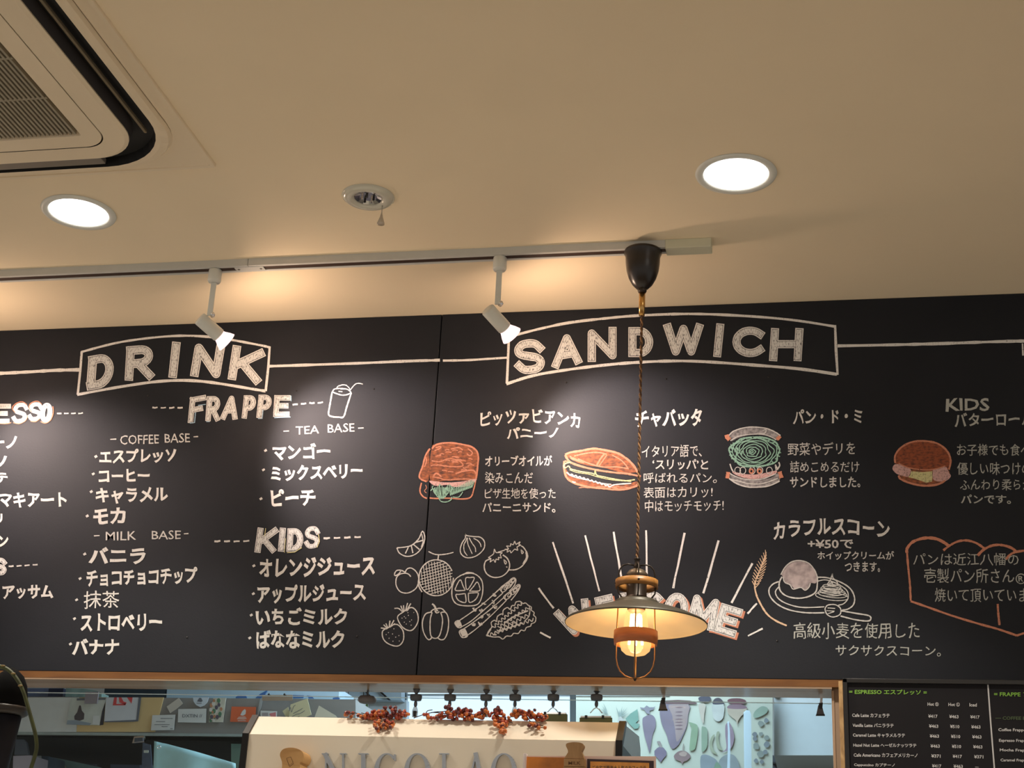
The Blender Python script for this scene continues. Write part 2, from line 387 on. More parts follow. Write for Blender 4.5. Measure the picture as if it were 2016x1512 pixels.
def text(mb, s, x0, x1, yt, yb, rise=0, off=0.02, arch=0, slant=0, wob=0.03, layer=1, place=None):
    """x0..x1 ink width, yt..yb ink height at the left end, rise: px the right end sits higher, arch: px the middle sits higher"""
    place = place or P; off = min(off, .003) if any('\u4e00' <= c_ <= '\u9fff' for c_ in s) else off; vs, fs = glyphs(s, off)
    xs = [v[0] for v in vs]; ys = [v[1] for v in vs]; a, b = min(xs), max(xs); c, d = min(ys), max(ys); h = yb-yt
    ph = [random.uniform(0, 6.28) for _ in range(6)]; fr = (b-a)*1.0
    out = []
    for x, y in vs:
        u = (x-a)/(b-a); v = (y-c)/(d-c)
        wx = h*wob*(math.sin(x*4.1+ph[0]+v*2.5)+0.6*math.sin(x*9.3+ph[1]-v*3)); wy = h*wob*(math.sin(x*3.3+ph[2]+v*2)+0.7*math.sin(x*7.7+ph[3]))
        sl = slant*h
        out.append(place(x0+u*(x1-x0)+wx+sl*(v-.5), yb - v*h - rise*u - arch*4*u*(1-u) + wy, layer))
    mb.add(out, fs)
def line_obj(board, name, label, fn, m):
    mb = MB(); fn(mb); o = mb.build(name, m, board, fix=False)
    if label: o['label'] = label
    return o
class Splitter:
    def __init__(s, name, m, parent, label=None): s.a = (name, m, parent); s.label = label
    def add(s, vs, fs, smooth=False): setp(MB().add(vs, fs, smooth).build(*s.a, fix=False), label=s.label)
def words(board, label, rows, m, **kw):
    for r in rows:
        mb = MB(); opt = dict(kw); opt.update(r[5] if len(r) > 5 else {}); text(mb, *r[:5], **opt)
        o = mb.build('chalk_lettering', m, board, fix=False); o['label'] = label + (', line reading ' + r[0] if len(rows) > 1 else '')
def dash(mb, pts, w=4): ribbon(mb, pts, w, 1, cap=0)
def dashes(mb, x0, x1, y0, y1, n, w=3.6, duty=0.62):
    for i in range(n):
        a = x0+(x1-x0)*(i/n); L = (x1-x0)/n*duty; ya = y0+(y1-y0)*i/n
        ribbon(mb, [(a, ya+random.uniform(-1, 1)), (a+L/2, ya), (a+L, ya-random.uniform(0, 1.5))], w, 1)
def dot(mb, x, y, r=2.6):
    ribbon(mb, [(x-r, y+r*.5), (x+r*.8, y-r*.6)], r*1.7, 1)
def fillp(mb, poly, layer=1):
    mb.add([P(x, y, layer) for x, y in poly], [tuple(range(len(poly)))])

# ---- banners and rules, left board
def f(mb):
    ribbon(mb, catmull([(160, 693), (240, 673), (339, 661.6), (420, 664), (504, 678), (531, 684)]), 4.6, 1)
    ribbon(mb, catmull([(152, 777), (240, 761), (324, 750), (400, 751), (504, 767), (523, 770)]), 5.4, 1)
    ribbon(mb, [(161, 692), (158, 730), (153, 777)], 4.4, 1); ribbon(mb, [(531, 682), (528, 725), (523, 770)], 4.2, 1)
    ribbon(mb, catmull([(-40, 735.5), (0, 735), (60, 732), (110, 729), (157, 728)]), 6.4, 1)
    ribbon(mb, catmull([(530, 721), (620, 718), (720, 714.5), (800, 711), (866, 709)]), 5.2, 1)
line_obj(BL, 'chalk_banner', 'white chalk banner outline and rule around DRINK', f, M_CL)
heading(BL, 'white chalk heading reading DRINK', [('D', 172, 224, 697, 765, dict(slant=4, dyr=-6)), ('R', 247, 304, 680, 748, dict(slant=3, dyr=-3)), ('I', 331, 356, 673, 744, dict(slant=6)), ('N', 379, 438, 678, 743, dict(slant=8, dyr=3)), ('K', 453, 517, 684, 752, dict(slant=8, dyr=8))], 17)
heading(BL, 'white chalk heading FRAPPE with pale blue edge', [('F', 372, 404, 780, 831, dict(slant=4, dyr=-4)), ('R', 406, 434, 780, 829, dict(slant=3)), ('A', 437, 470, 779, 826, dict(slant=5)), ('P', 478, 503, 778, 824, dict(slant=4)), ('P', 507, 534, 777, 823, dict(slant=4)), ('E', 539, 571, 778, 821, dict(slant=2))], 10.5, edge=1.8, gap=0.8)
def f(mb):
    ribbon(mb, [(540, 822.5), (555, 821.5), (572, 821)], 1.8, 4); ribbon(mb, [(573, 779), (573, 790)], 1.6, 4); ribbon(mb, [(406, 830), (413, 830)], 1.8, 4)
    ribbon(mb, [(374, 833), (383, 832), (385, 812)], 1.8, 4); ribbon(mb, [(508, 824), (516, 824), (518, 806)], 1.8, 4); ribbon(mb, [(390, 798), (405, 796)], 1.6, 4)
f(Splitter('chalk_edging', M_BL, BL, 'pale blue chalk edging'))
heading(BL, 'white chalk heading KIDS with yellow edge', [('K', 504, 545, 1039, 1088, dict(slant=5)), ('I', 548, 562, 1039, 1086, dict(slant=3)), ('D', 565, 597, 1040, 1086, dict(slant=2)), ('S', 600, 629, 1036, 1080, dict(slant=2, w=9, edge=1.4, gap=.5))], 12, edge=1.8, gap=0.8)
def f(mb):
    ribbon(mb, [(565, 1088), (580, 1087), (594, 1078)], 1.5, 4); ribbon(mb, [(523, 1040), (521, 1055)], 1.5, 4); ribbon(mb, [(627, 1052), (629, 1066), (624, 1078)], 1.5, 4); ribbon(mb, [(560, 1088), (562, 1060)], 1.2, 4)
f(Splitter('chalk_edging', M_YE, BL, 'yellow chalk edging'))
heading(BL, 'white chalk letters ESSO with orange edge at the frame edge', [('R', -56, -24, 795, 836), ('E', -22, 20, 795, 834, dict(slant=3)), ('S', 25, 54, 793, 833, dict(slant=5, w=8)), ('S', 56, 83, 792, 829, dict(slant=4, w=8)), ('O', 79, 103, 793, 832, dict(slant=3))], 9.5, edge=3.4, gap=0.2)
def f(mb):
    ribbon(mb, catmull([(0, 834), (12, 834), (22, 832)]), 1.8, 4); ribbon(mb, catmull([(53, 797), (44, 791), (32, 794), (24, 803), (30, 812)]), 1.6, 4)
    ribbon(mb, catmull([(82, 796), (74, 790), (62, 793), (57, 801), (62, 811)]), 1.6, 4); ribbon(mb, catmull([(104, 800), (105, 812), (100, 826), (90, 833), (80, 830)]), 1.8, 4)
    ribbon(mb, catmull([(26, 832), (38, 834), (50, 828), (55, 818)]), 1.6, 4); ribbon(mb, catmull([(60, 829), (70, 830), (78, 824)]), 1.6, 4)
f(Splitter('chalk_edging', M_OR, BL, 'orange chalk edging'))
heading(BL, 'white chalk letter S ending a cut-off heading', [('S', -16, 13, 1098, 1133)], 9, edge=1.8, gap=0.6)
# ---- left board lettering
def each(board, name, m, items):
    for fn, *ar in items:
        mb = MB(); fn(mb, *ar); mb.build(name, m, board, fix=False)
its = []
for x0, x1, y0, y1, n, w, du in ((112, 168, 814, 814, 4, 2.6, .65), (300, 366, 803, 803, 4, 3.2, .62), (576, 642, 796, 792, 4, 3.2, .62), (422, 498, 1066, 1065, 4, 3.4, .62), (637, 718, 1060, 1057, 4, 3.8, .62), (17, 80, 1115, 1111, 4, 3, .62)):
    for i in range(n):
        a = x0+(x1-x0)*(i/n); L = (x1-x0)/n*du; ya = y0+(y1-y0)*i/n
        its.append((ribbon, [(a, ya+random.uniform(-1, 1)), (a+L/2, ya), (a+L, ya-random.uniform(0, 1.5))], w, 1))
for x0, x1, y in ((217, 229, 865), (381, 390, 860), (558, 569, 849), (705, 716, 843), (185, 196, 1055), (362, 371, 1051)): its.append((ribbon, [(x0, y), (x1, y-.6)], 2.2, 1))
each(BL, 'chalk_dash', M_CT, its)
each(BL, 'chalk_dot', M_CT, [(dot, x, y) for x, y in ((189, 899), (184, 933), (180, 968), (172, 1016), (167, 1091), (158, 1139), (151, 1181), (147, 1218), (139, 1268), (523, 887), (519, 925), (514, 982), (500, 1114), (499, 1169), (495, 1211), (492, 1256))])
SUB = dict(off=0.004, wob=0.02)
words(BL, 'white chalk subheading COFFEE BASE', [('COFFEE', 237, 313, 857, 875, 1.5, SUB), ('BASE', 324, 374, 854, 873, 1)][:0] or [('COFFEE', 237, 313, 857, 875, dict(rise=1.5, **SUB)), ('BASE', 324, 374, 854, 872, dict(rise=1, **SUB))], M_CT)
words(BL, 'white chalk subheading MILK BASE', [('MILK', 208, 268, 1047, 1064, dict(rise=1, **SUB)), ('BASE', 299, 356, 1045, 1062, dict(rise=.5, **SUB))], M_CT)
words(BL, 'white chalk subheading TEA BASE', [('TEA', 582, 628, 840, 856, dict(rise=3, **SUB)), ('BASE', 645, 698, 835, 852, dict(rise=2, **SUB))], M_CT)
K = dict(off=0.036, wob=0.022)
words(BL, 'white chalk list of coffee base frappes', [('エスプレッソ', 196, 347, 885, 914, dict(rise=4, **K)), ('コーヒー', 195, 294, 925, 950, dict(rise=2, **K)), ('キャラメル', 189, 331, 961, 992, dict(rise=3, **K)), ('モカ', 183, 247, 1001, 1034, dict(rise=3, **K))], M_CW)
words(BL, 'white chalk list of milk base frappes', [('バニラ', 175, 288, 1078, 1111, dict(rise=1, **K)), ('チョコチョコチップ', 170, 388, 1122, 1156, dict(rise=7, **K)), ('抹茶', 165, 235, 1164, 1198, dict(rise=1, off=.02, wob=.02)), ('ストロベリー', 158, 318, 1209, 1243, dict(rise=1, **K)), ('バナナ', 142, 235, 1258, 1290, dict(rise=1, **K))], M_CW)
words(BL, 'white chalk list of tea base frappes', [('マンゴー', 537, 650, 875, 906, dict(rise=3, **K)), ('ミックスベリー', 533, 714, 918, 949, dict(rise=7, **K)), ('ピーチ', 533, 620, 963, 999, dict(rise=2, **K))], M_CW)
words(BL, 'white chalk list of kids drinks', [('オレンジジュース', 510, 738, 1099, 1137, dict(rise=5, **K)), ('アップルジュース', 507, 720, 1152, 1189, dict(rise=5, **K)), ('いちごミルク', 504, 684, 1197, 1231, dict(rise=1, **K)), ('ばななミルク', 504, 678, 1241, 1277, dict(rise=1, **K))], M_CW)
words(BL, 'white chalk endings of the cut-off espresso list', [('カプチーノ', -98, 33, 858, 886, dict(rise=2, **K)), ('アメリカーノ', -150, 14, 896, 922, K), ('カフェラテ', -115, 15, 930, 952, K), ('キャラメルマキアート', -140, 132, 970, 1001, dict(rise=1, **K)), ('モカラテリ', -120, 5, 1011, 1032, K), ('ソイラテン', -110, 17, 1052, 1078, K), ('ダージリン・アッサム', -150, 105, 1152, 1182, dict(rise=3, **K))], M_CW)
CT = lambda x, y: (400+x/3.978, 700+y/3.978)
def f(mb):
    for pl, w, cl in (([(1010, 285), (990, 400), (982, 460), (1010, 478), (1060, 482), (1100, 478), (1125, 400), (1160, 292)], 3.0, 0),
                  ([(1012, 285), (1050, 300), (1090, 310), (1130, 305), (1160, 290)], 2.4, 0), ([(1012, 283), (1030, 262), (1080, 258), (1130, 265), (1160, 290)], 2.2, 0),
                  ([(1045, 258), (1060, 238), (1110, 230), (1140, 250), (1150, 268)], 1.8, 0), ([(1070, 238), (1090, 228), (1125, 232)], 1.6, 0), ([(1060, 280), (1090, 283)], 2, 0),
                  ([(1075, 262), (1110, 262)], 1.8, 0), ([(1150, 272), (1180, 235), (1200, 220), (1225, 218), (1250, 224)], 1.8, 0)):
        ribbon(mb, catmull([CT(*p) for p in pl]), w, 1)
line_obj(BL, 'chalk_drawing', 'white chalk drawing of a frappe cup with straw', f, M_CT)

# ---- right board banner
def f(mb):
    ribbon(mb, catmull([(1002.6, 663), (1060, 648), (1119, 635.6), (1190, 627), (1261, 621), (1362, 618), (1466, 622), (1560, 630), (1645, 643)]), 5, 1)
    ribbon(mb, catmull([(997, 756), (1040, 742), (1084, 733), (1170, 721), (1261, 713), (1362, 711), (1501, 720), (1580, 727), (1648, 737)]), 5.6, 1)
    ribbon(mb, [(1002, 662), (1000, 710), (998, 755)], 4.4, 1); ribbon(mb, [(1644, 640), (1646, 690), (1649, 738)], 5, 1)
    ribbon(mb, catmull([(872, 710), (920, 709), (960, 706.5), (1000, 704)]), 4.2, 1)
    ribbon(mb, catmull([(1649, 681), (1750, 679), (1850, 676.5), (1950, 673), (2010, 671.5), (2050, 671)]), 5.6, 1); ribbon(mb, [(2013, 676), (2014, 700)], 3, 1)
line_obj(BR, 'chalk_banner', 'white chalk banner outline and rule around SANDWICH', f, M_CL)
heading(BR, 'white chalk heading reading SANDWICH', [('S', 1013, 1072, 668, 736, dict(rot=-4)), ('A', 1087, 1145, 658, 721, dict(dyr=-8)), ('N', 1157, 1214, 646, 710, dict(dyr=-5)), ('D', 1237, 1286, 644, 703), ('W', 1307, 1384, 637, 700), ('I', 1403, 1427, 637, 703, dict(slant=5)), ('C', 1442, 1507, 643, 703), ('H', 1516, 1580, 646, 711, dict(slant=3))], 16)
D1 = dict(off=0.017, wob=0.02)
words(BR, 'white chalk name of the first sandwich', [('ピッツァビアンカ', 946, 1143, 812, 842, dict(off=0.024, arch=9, rise=-3, wob=.03)), ('パニーノ', 997, 1100, 842, 864, dict(off=0.03, rise=2, wob=.04))], M_CW)
words(BR, 'white chalk description beside the panini drawing', [('オリーブオイルが', 955, 1087, 897, 918, dict(rise=1, **D1)), ('染みこんだ', 955, 1049, 929, 952, D1), ('ピザ生地を使った', 955, 1094, 961, 982, D1), ('パニーニサンド。', 950, 1093, 989, 1009, D1)], M_CT)
words(BR, 'white chalk name of the ciabatta', [('チャバッタ', 1252, 1383, 808, 843, dict(rise=4, off=0.03, wob=.03))], M_CW)
words(BR, 'white chalk description beside the ciabatta drawing', [('イタリア語で、', 1264, 1382, 877, 901, dict(rise=2, **D1)), ('‘スリッパ’と', 1285, 1394, 904, 925, D1), ('呼ばれるパン。', 1267, 1411, 931, 951, D1), ('表面はカリッ!', 1267, 1403, 959, 981, dict(rise=2, **D1)), ('中はモッチモッチ!', 1270, 1425, 985, 1008, dict(rise=2, **D1))], M_CT)
words(BR, 'white chalk name of the bread sandwich', [('パン・ド・ミ', 1561, 1698, 807, 836, dict(rise=3, off=0.024, wob=.03))], M_CW)
words(BR, 'white chalk description beside the cabbage sandwich drawing', [('野菜やデリを', 1551, 1684, 872, 897, dict(rise=2, **D1)), ('詰めこめるだけ', 1555, 1692, 908, 930, D1), ('サンドしました。', 1555, 1694, 939, 960, D1)], M_CT)
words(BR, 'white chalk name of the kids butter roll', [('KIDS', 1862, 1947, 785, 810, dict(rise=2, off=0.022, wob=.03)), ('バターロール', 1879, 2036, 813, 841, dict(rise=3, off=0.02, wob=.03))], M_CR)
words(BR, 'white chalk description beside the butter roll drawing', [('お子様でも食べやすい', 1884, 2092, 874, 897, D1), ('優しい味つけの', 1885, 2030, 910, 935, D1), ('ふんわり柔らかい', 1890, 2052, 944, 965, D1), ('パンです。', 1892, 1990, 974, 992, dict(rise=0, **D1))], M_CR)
words(BR, 'white chalk name of the colourful scone', [('カラフルスコーン', 1522, 1752, 1030, 1064, dict(arch=10, rise=2, off=0.028, wob=.03))], M_CW)
words(BR, 'white chalk offer of whipped cream for 50 yen', [('+¥50で', 1590, 1680, 1062, 1080, dict(rise=0, off=0.02, wob=.02)), ('ホイップクリームが', 1609, 1760, 1085, 1102, D1), ('つきます。', 1663, 1733, 1106, 1126, D1)], M_CT)
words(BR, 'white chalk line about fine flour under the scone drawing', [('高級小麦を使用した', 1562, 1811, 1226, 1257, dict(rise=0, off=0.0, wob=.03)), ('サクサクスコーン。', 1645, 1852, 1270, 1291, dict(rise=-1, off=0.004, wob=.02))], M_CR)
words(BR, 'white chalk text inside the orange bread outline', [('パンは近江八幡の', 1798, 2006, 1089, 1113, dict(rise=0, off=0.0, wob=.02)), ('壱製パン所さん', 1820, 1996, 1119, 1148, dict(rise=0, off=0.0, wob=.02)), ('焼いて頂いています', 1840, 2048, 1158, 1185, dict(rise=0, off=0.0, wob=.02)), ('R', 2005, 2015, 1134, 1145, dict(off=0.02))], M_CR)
def f(mb):
    ribbon(mb, arc(2010, 1139.5, 9.5, 9.5, 0, 360, 20)[:-1], 1.8, 1, closed=True)
line_obj(BR, 'chalk_ring', None, f, M_CR)
# WELCOME and rays
_, sh = heading(BR, 'white chalk heading WELCOME with orange shadow', [('W', 1098, 1170, 1188, 1246, dict(rot=-24)), ('E', 1176, 1212, 1172, 1232, dict(rot=-13)), ('L', 1221, 1254, 1166, 1226, dict(rot=-5)), ('C', 1260, 1306, 1164, 1224), ('O', 1308, 1355, 1167, 1229, dict(rot=6)), ('M', 1356, 1414, 1174, 1238, dict(rot=13)), ('E', 1411, 1456, 1192, 1251, dict(rot=17))], 15, shadow_on=True, edge=2.2)
setp(sh.build('chalk_shadow', M_OR, BR, fix=False), label='orange chalk drop shadow of WELCOME')
for a, b, w in (((1088.5, 1067), (1128.5, 1188), 3.6), ((1151.7, 1054), (1180, 1164), 3.6), ((1208, 1047), (1224, 1140), 3.8), ((1272, 1044), (1274, 1143), 3.6), ((1348, 1049), (1325, 1158), 4.2),
                 ((1414.8, 1064), (1385, 1168), 4.2), ((1481, 1109), (1440, 1187), 4), ((1490, 1188), (1472, 1208), 3.6), ((1501.6, 1237.4), (1472, 1252), 3.2), ((1060, 1157.5), (1089.7, 1197.5), 3.6), ((1063, 1245), (1084, 1255.6), 3.4)):
    mb = MB(); ribbon(mb, [(a[0]+(b[0]-a[0])*t/5+random.uniform(-.5, .5), a[1]+(b[1]-a[1])*t/5) for t in range(6)], w, 0); mb.build('chalk_ray', M_CL, BR, fix=False)

# ---- drawings of fruit and vegetables (region coordinates of a close-up grid)
V = lambda x, y: (740+x/5.6, 1030+y/5.6)
def strokes(board, label, T, lst, m, w=2.2, layer=1, name='chalk_drawing', split=False):
    mb = Splitter(name, m, board, label) if split else MB()
    for it in lst:
        pl, cl = it[0], it[1] if len(it) > 1 else 0
        ww = it[2] if len(it) > 2 else w
        q = [T(*p) for p in pl]
        ribbon(mb, catmull(q, bool(cl)) if len(q) > 2 else q, ww, layer, closed=bool(cl))
    if split: return
    o = mb.build(name, m, board, fix=False)
    if label: o['label'] = label
    return o
def el(cx, cy, rx, ry, a0=0, a1=360, n=16, rot=0):
    c, s_ = math.cos(math.radians(rot)), math.sin(math.radians(rot)); r = []
    for i in range(n + (0 if a1-a0 == 360 else 1)):
        a = math.radians(a0+(a1-a0)*i/n); x, y = rx*math.cos(a), ry*math.sin(a); r.append((cx+x*c-y*s_, cy+x*s_+y*c))
    return r
strokes(BL, 'white chalk orange wedge', V, [([(232, 272), (330, 262), (400, 240), (470, 175), (505, 100), (520, 88)],), ([(232, 272), (260, 330), (340, 366), (430, 345), (500, 280), (538, 180), (530, 110), (515, 90)],),
    ([(360, 262), (325, 335)],), ([(390, 245), (408, 330)],), ([(415, 235), (480, 290)],), ([(435, 212), (515, 190)],), ([(505, 120), (520, 200), (500, 260)], 0, 1.8)], M_CT)
strokes(BL, 'white chalk peach with leaf', V, [([(322, 545), (345, 505), (390, 495), (440, 530), (470, 590), (465, 670), (430, 730), (350, 770), (270, 755), (225, 690), (225, 610), (260, 565), (320, 552), (360, 562), (385, 590)],),
    ([(320, 540), (280, 520), (230, 522), (205, 560), (215, 578), (250, 560), (275, 530)],)], M_CT)
strokes(BL, 'white chalk pair of strawberries', V, [([(240, 1030), (300, 980), (370, 935), (420, 940), (460, 1000), (465, 1080), (430, 1150), (380, 1185), (310, 1160), (260, 1100)], 1), ([(75, 1190), (140, 1150), (200, 1118), (250, 1125), (300, 1190), (305, 1280), (270, 1340), (215, 1355), (130, 1325), (80, 1270)], 1),
    ([(300, 975), (275, 910)],), ([(310, 970), (305, 905)],), ([(325, 970), (350, 880)],), ([(335, 970), (385, 885)],), ([(290, 975), (250, 940), (205, 940)],), ([(345, 968), (370, 930)],),
    ([(135, 1160), (110, 1105)],), ([(145, 1155), (155, 1075)],), ([(155, 1150), (200, 1070)],), ([(130, 1162), (85, 1120)],), ([(125, 1165), (55, 1155)],), ([(165, 1140), (212, 1105)],)] +
    [([(x, y), (x+7, y-7)], 0, 1.6) for x, y in ((310, 1035), (355, 1020), (415, 988), (285, 1050), (325, 1050), (310, 1095), (390, 1070), (370, 1088), (332, 1115), (385, 1128), (350, 990), (135, 1210), (110, 1232), (180, 1225), (250, 1243), (215, 1260), (142, 1272), (185, 1305), (255, 1303), (195, 1168))], M_CT)
mel = []
for k in range(-9, 10):
    t = k*38
    a = [(530+q*12, 600) for q in ()]
    L = math.sqrt(max(0, 185**2-(t*.5)**2))
for i in range(11):
    o_ = -160+i*32; h = math.sqrt(max(1, 178**2-o_**2))
    mel.append(([(662+o_*1.0-h*.18*0-.0+0.25*h*-1+0, 605-h), (662+o_+8, 605), (662+o_+0.25*h, 605+h)],) if False else ([(665+o_*.98-(-.22)*h*.0+(-.12)*h, 602-h), (665+o_*.98, 602), (665+o_*.98+.12*h, 602+h)], 0, 1.3))
    mel.append(([(665-h, 602+o_+.28*h), (665, 602+o_), (665+h, 602+o_-.28*h)], 0, 1.3))
mel = [([(min(max(x, 665-math.sqrt(max(0, 196**2-(y-602)**2))), 665+math.sqrt(max(0, 196**2-(y-602)**2))), y) for x, y in m_[0]], 0, 1.3) for m_ in mel if True]
strokes(BR, 'white chalk netted melon with stalk', V, [(el(665, 602, 190, 198),), ([(580, 312), (640, 340), (700, 348), (780, 340), (855, 322)],), ([(692, 350), (684, 400)],), ([(480, 560), (470, 680), (510, 760)], 0, 2.4)] + mel, M_CT)
strokes(BR, 'white chalk onion or fig', V, [([(970, 105), (1000, 135), (1080, 148), (1150, 155), (1195, 200), (1195, 270), (1150, 330), (1080, 372), (1000, 380), (945, 345), (930, 290), (950, 220), (985, 165), (985, 130), (970, 105)],),
    ([(1005, 160), (990, 200), (970, 240), (975, 310), (1008, 358)], 0, 1.8), ([(1008, 160), (1015, 230), (1040, 290), (1062, 338)], 0, 1.8), ([(1028, 160), (1060, 220), (1095, 270), (1100, 318)], 0, 1.8), ([(1078, 168), (1120, 190), (1150, 225), (1160, 262)], 0, 1.8)], M_CT)
def star(cx, cy, r0, r1, n, sq=.7, a0=0):
    return [(cx+(r1 if i % 2 else r0)*math.cos(a0+PI*i/n), cy+sq*(r1 if i % 2 else r0)*math.sin(a0+PI*i/n)) for i in range(2*n)]
tm = MB()
for pl in ([(1240, 380), (1285, 350), (1300, 335), (1305, 285), (1325, 325), (1395, 325), (1370, 345), (1385, 385), (1350, 375), (1355, 405), (1325, 395), (1315, 435), (1298, 400), (1258, 430), (1270, 390)],
           [(1420, 290), (1465, 285), (1440, 250), (1485, 255), (1485, 225), (1515, 240), (1530, 198), (1545, 235), (1590, 205), (1575, 240), (1600, 240), (1555, 262), (1565, 300), (1530, 285), (1490, 330), (1480, 300), (1445, 320), (1455, 295)]):
    q = [V(*p) for p in pl]
    for i in range(len(q)): ribbon(tm, [q[i], q[(i+1) % len(q)]], 1.8, 1)
for pl, cl, w in (([(1262, 395), (1210, 420), (1195, 490), (1225, 560), (1300, 598), (1390, 585), (1455, 530), (1475, 460), (1450, 390), (1400, 350)], 0, 2.4), ([(1470, 515), (1540, 512), (1610, 475), (1665, 400), (1670, 340), (1630, 270), (1600, 250)], 0, 2.4),
                  ([(1655, 320), (1660, 380), (1620, 450)], 0, 2.6), ([(1410, 400), (1440, 430), (1425, 450), (1410, 400)], 0, 1.8), ([(1600, 290), (1625, 320), (1610, 335), (1600, 290)], 0, 1.8), ([(1436, 480), (1450, 486)], 0, 2.2), ([(1345, 320), (1420, 298)], 0, 1.8)):
    q = [V(*p) for p in pl]; ribbon(tm, catmull(q) if len(q) > 2 else q, w, 1)
setp(tm.build('chalk_drawing', M_CT, BR, fix=False), label='white chalk pair of tomatoes')
seg = []
for a in (250, 310, 10, 68, 128, 190):
    c_ = math.radians(a+25); 
for pl in ([(985, 740), (960, 690), (930, 625), (885, 700), (882, 742)], [(995, 720), (990, 610), (1035, 600), (1085, 608), (1020, 725)], [(1030, 750), (1075, 700), (1115, 650), (1140, 690), (1140, 745)], [(1020, 772), (1080, 768), (1130, 772), (1100, 840), (1030, 872)], [(985, 775), (920, 785), (882, 790), (910, 850), (990, 872)]):
    q = pl
    seg.append(([*q, q[0]], 0, 2.0))
strokes(BR, 'white chalk citrus slice', V, [([(1000, 555), (1090, 560), (1160, 620), (1180, 710), (1165, 820), (1120, 895), (1020, 912), (900, 895), (845, 830), (840, 720), (870, 630), (930, 580)], 1), ([(955, 572), (1010, 545), (1080, 552)], 0, 2.4)] + seg, M_CT)
strokes(BR, 'white chalk bell pepper', V, [([(620, 980), (550, 1000), (515, 1080), (520, 1180), (555, 1260), (590, 1285), (620, 1255)],), ([(620, 985), (600, 1060), (598, 1180), (612, 1250), (660, 1270), (700, 1240), (725, 1160), (735, 1060), (715, 985)],), ([(715, 985), (770, 985), (800, 1060), (795, 1180), (760, 1270), (715, 1285), (680, 1260)],),
    ([(605, 975), (640, 950), (720, 940), (770, 985)],), ([(620, 890), (640, 905), (660, 940), (680, 970)], 0, 3.4), ([(650, 960), (670, 990), (700, 975)], 0, 2.4), ([(625, 890), (660, 925)], 0, 2.2)], M_CT)
asp = [([(880, 1100), (1000, 1020), (1180, 890), (1370, 720), (1420, 680)],), ([(930, 1150), (1050, 1080), (1200, 950), (1400, 770)],), ([(920, 1195), (1050, 1110), (1250, 960), (1410, 820)],), ([(980, 1255), (1100, 1170), (1280, 1010), (1440, 850)],),
       ([(870, 1098), (905, 1150), (945, 1140), (915, 1075)], 1), ([(920, 1195), (950, 1258), (1010, 1245), (975, 1170)], 1)]
for i in range(9): asp.append(([(875+i*6, 1100-i*3), (905+i*5, 1148-i*2)], 0, 1.5)); asp.append(([(928+i*7, 1192-i*3), (958+i*6, 1250-i*2)], 0, 1.5))
for cx, cy in ((1085, 950), (1190, 880), (1300, 790), (1160, 960), (1290, 865), (1075, 1120), (1160, 1030), (1240, 1010), (1150, 1110), (1310, 920)):
    for k in range(4): asp.append(([(cx+random.uniform(-25, 5), cy+random.uniform(-22, 10)), (cx+random.uniform(-8, 16), cy+random.uniform(-4, 22)), (cx+random.uniform(0, 28), cy+random.uniform(-20, 22))], 0, 1.7))
for cx, cy in ((1420, 720), (1470, 680), (1500, 640), (1460, 800), (1520, 750), (1555, 715)):
    asp.append((el(cx, cy, 48, 24, rot=-48, n=8), 1, 1.7)); asp.append((el(cx+12, cy-8, 26, 12, rot=-48, n=8), 1, 1.5))
asp += [([(1400, 770), (1370, 720), (1440, 660), (1500, 620), (1542, 618), (1530, 680), (1470, 750)],), ([(1440, 850), (1410, 810), (1500, 740), (1588, 692), (1560, 760), (1490, 850)],)]
strokes(BR, 'white chalk asparagus spears', V, asp, M_CT, w=2.0)
let_ = [([(1218, 1240), (1250, 1180), (1278, 1145), (1272, 1095), (1310, 1070), (1330, 1085), (1340, 1030), (1385, 1000), (1400, 1010), (1405, 960), (1450, 930), (1480, 950), (1500, 910), (1530, 905), (1545, 870), (1590, 862), (1620, 885), (1650, 880), (1680, 905), (1712, 925), (1715, 960), (1745, 985), (1740, 1015), (1763, 1040), (1755, 1090), (1715, 1110), (1705, 1135), (1660, 1150), (1640, 1185), (1600, 1180), (1570, 1215), (1520, 1215), (1490, 1245), (1440, 1245), (1400, 1278), (1360, 1255), (1300, 1255), (1218, 1240)],)]
for k, (ax, ay, bx, by, n_) in enumerate(((1290, 1150, 1610, 880, 9), (1350, 1150, 1700, 920, 9), (1230, 1240, 1740, 1060, 11), (1340, 1190, 1700, 1000, 8))):
    pl = []
    for i in range(n_*2+1):
        t = i/(n_*2); o_ = 16 if i % 2 else -16; L = math.hypot(bx-ax, by-ay); pl.append((ax+(bx-ax)*t-(by-ay)/L*o_, ay+(by-ay)*t+(bx-ax)/L*o_))
    let_.append((pl, 0, 1.9))
let_ += [([(1420, 1100), (1520, 1030), (1680, 965)], 0, 2.4), ([(1490, 1095), (1560, 1105)], 0, 1.6), ([(1340, 1190), (1450, 1160), (1620, 1100)],), ([(1560, 1025), (1625, 1035)], 0, 1.5), ([(1225, 1235), (1270, 1170)], 0, 1.6), ([(1290, 1230), (1330, 1230)], 0, 2.5), ([(1700, 940), (1690, 1020), (1640, 1080)],)]
strokes(BR, 'white chalk lettuce leaf', V, let_, M_CT, w=2.0)

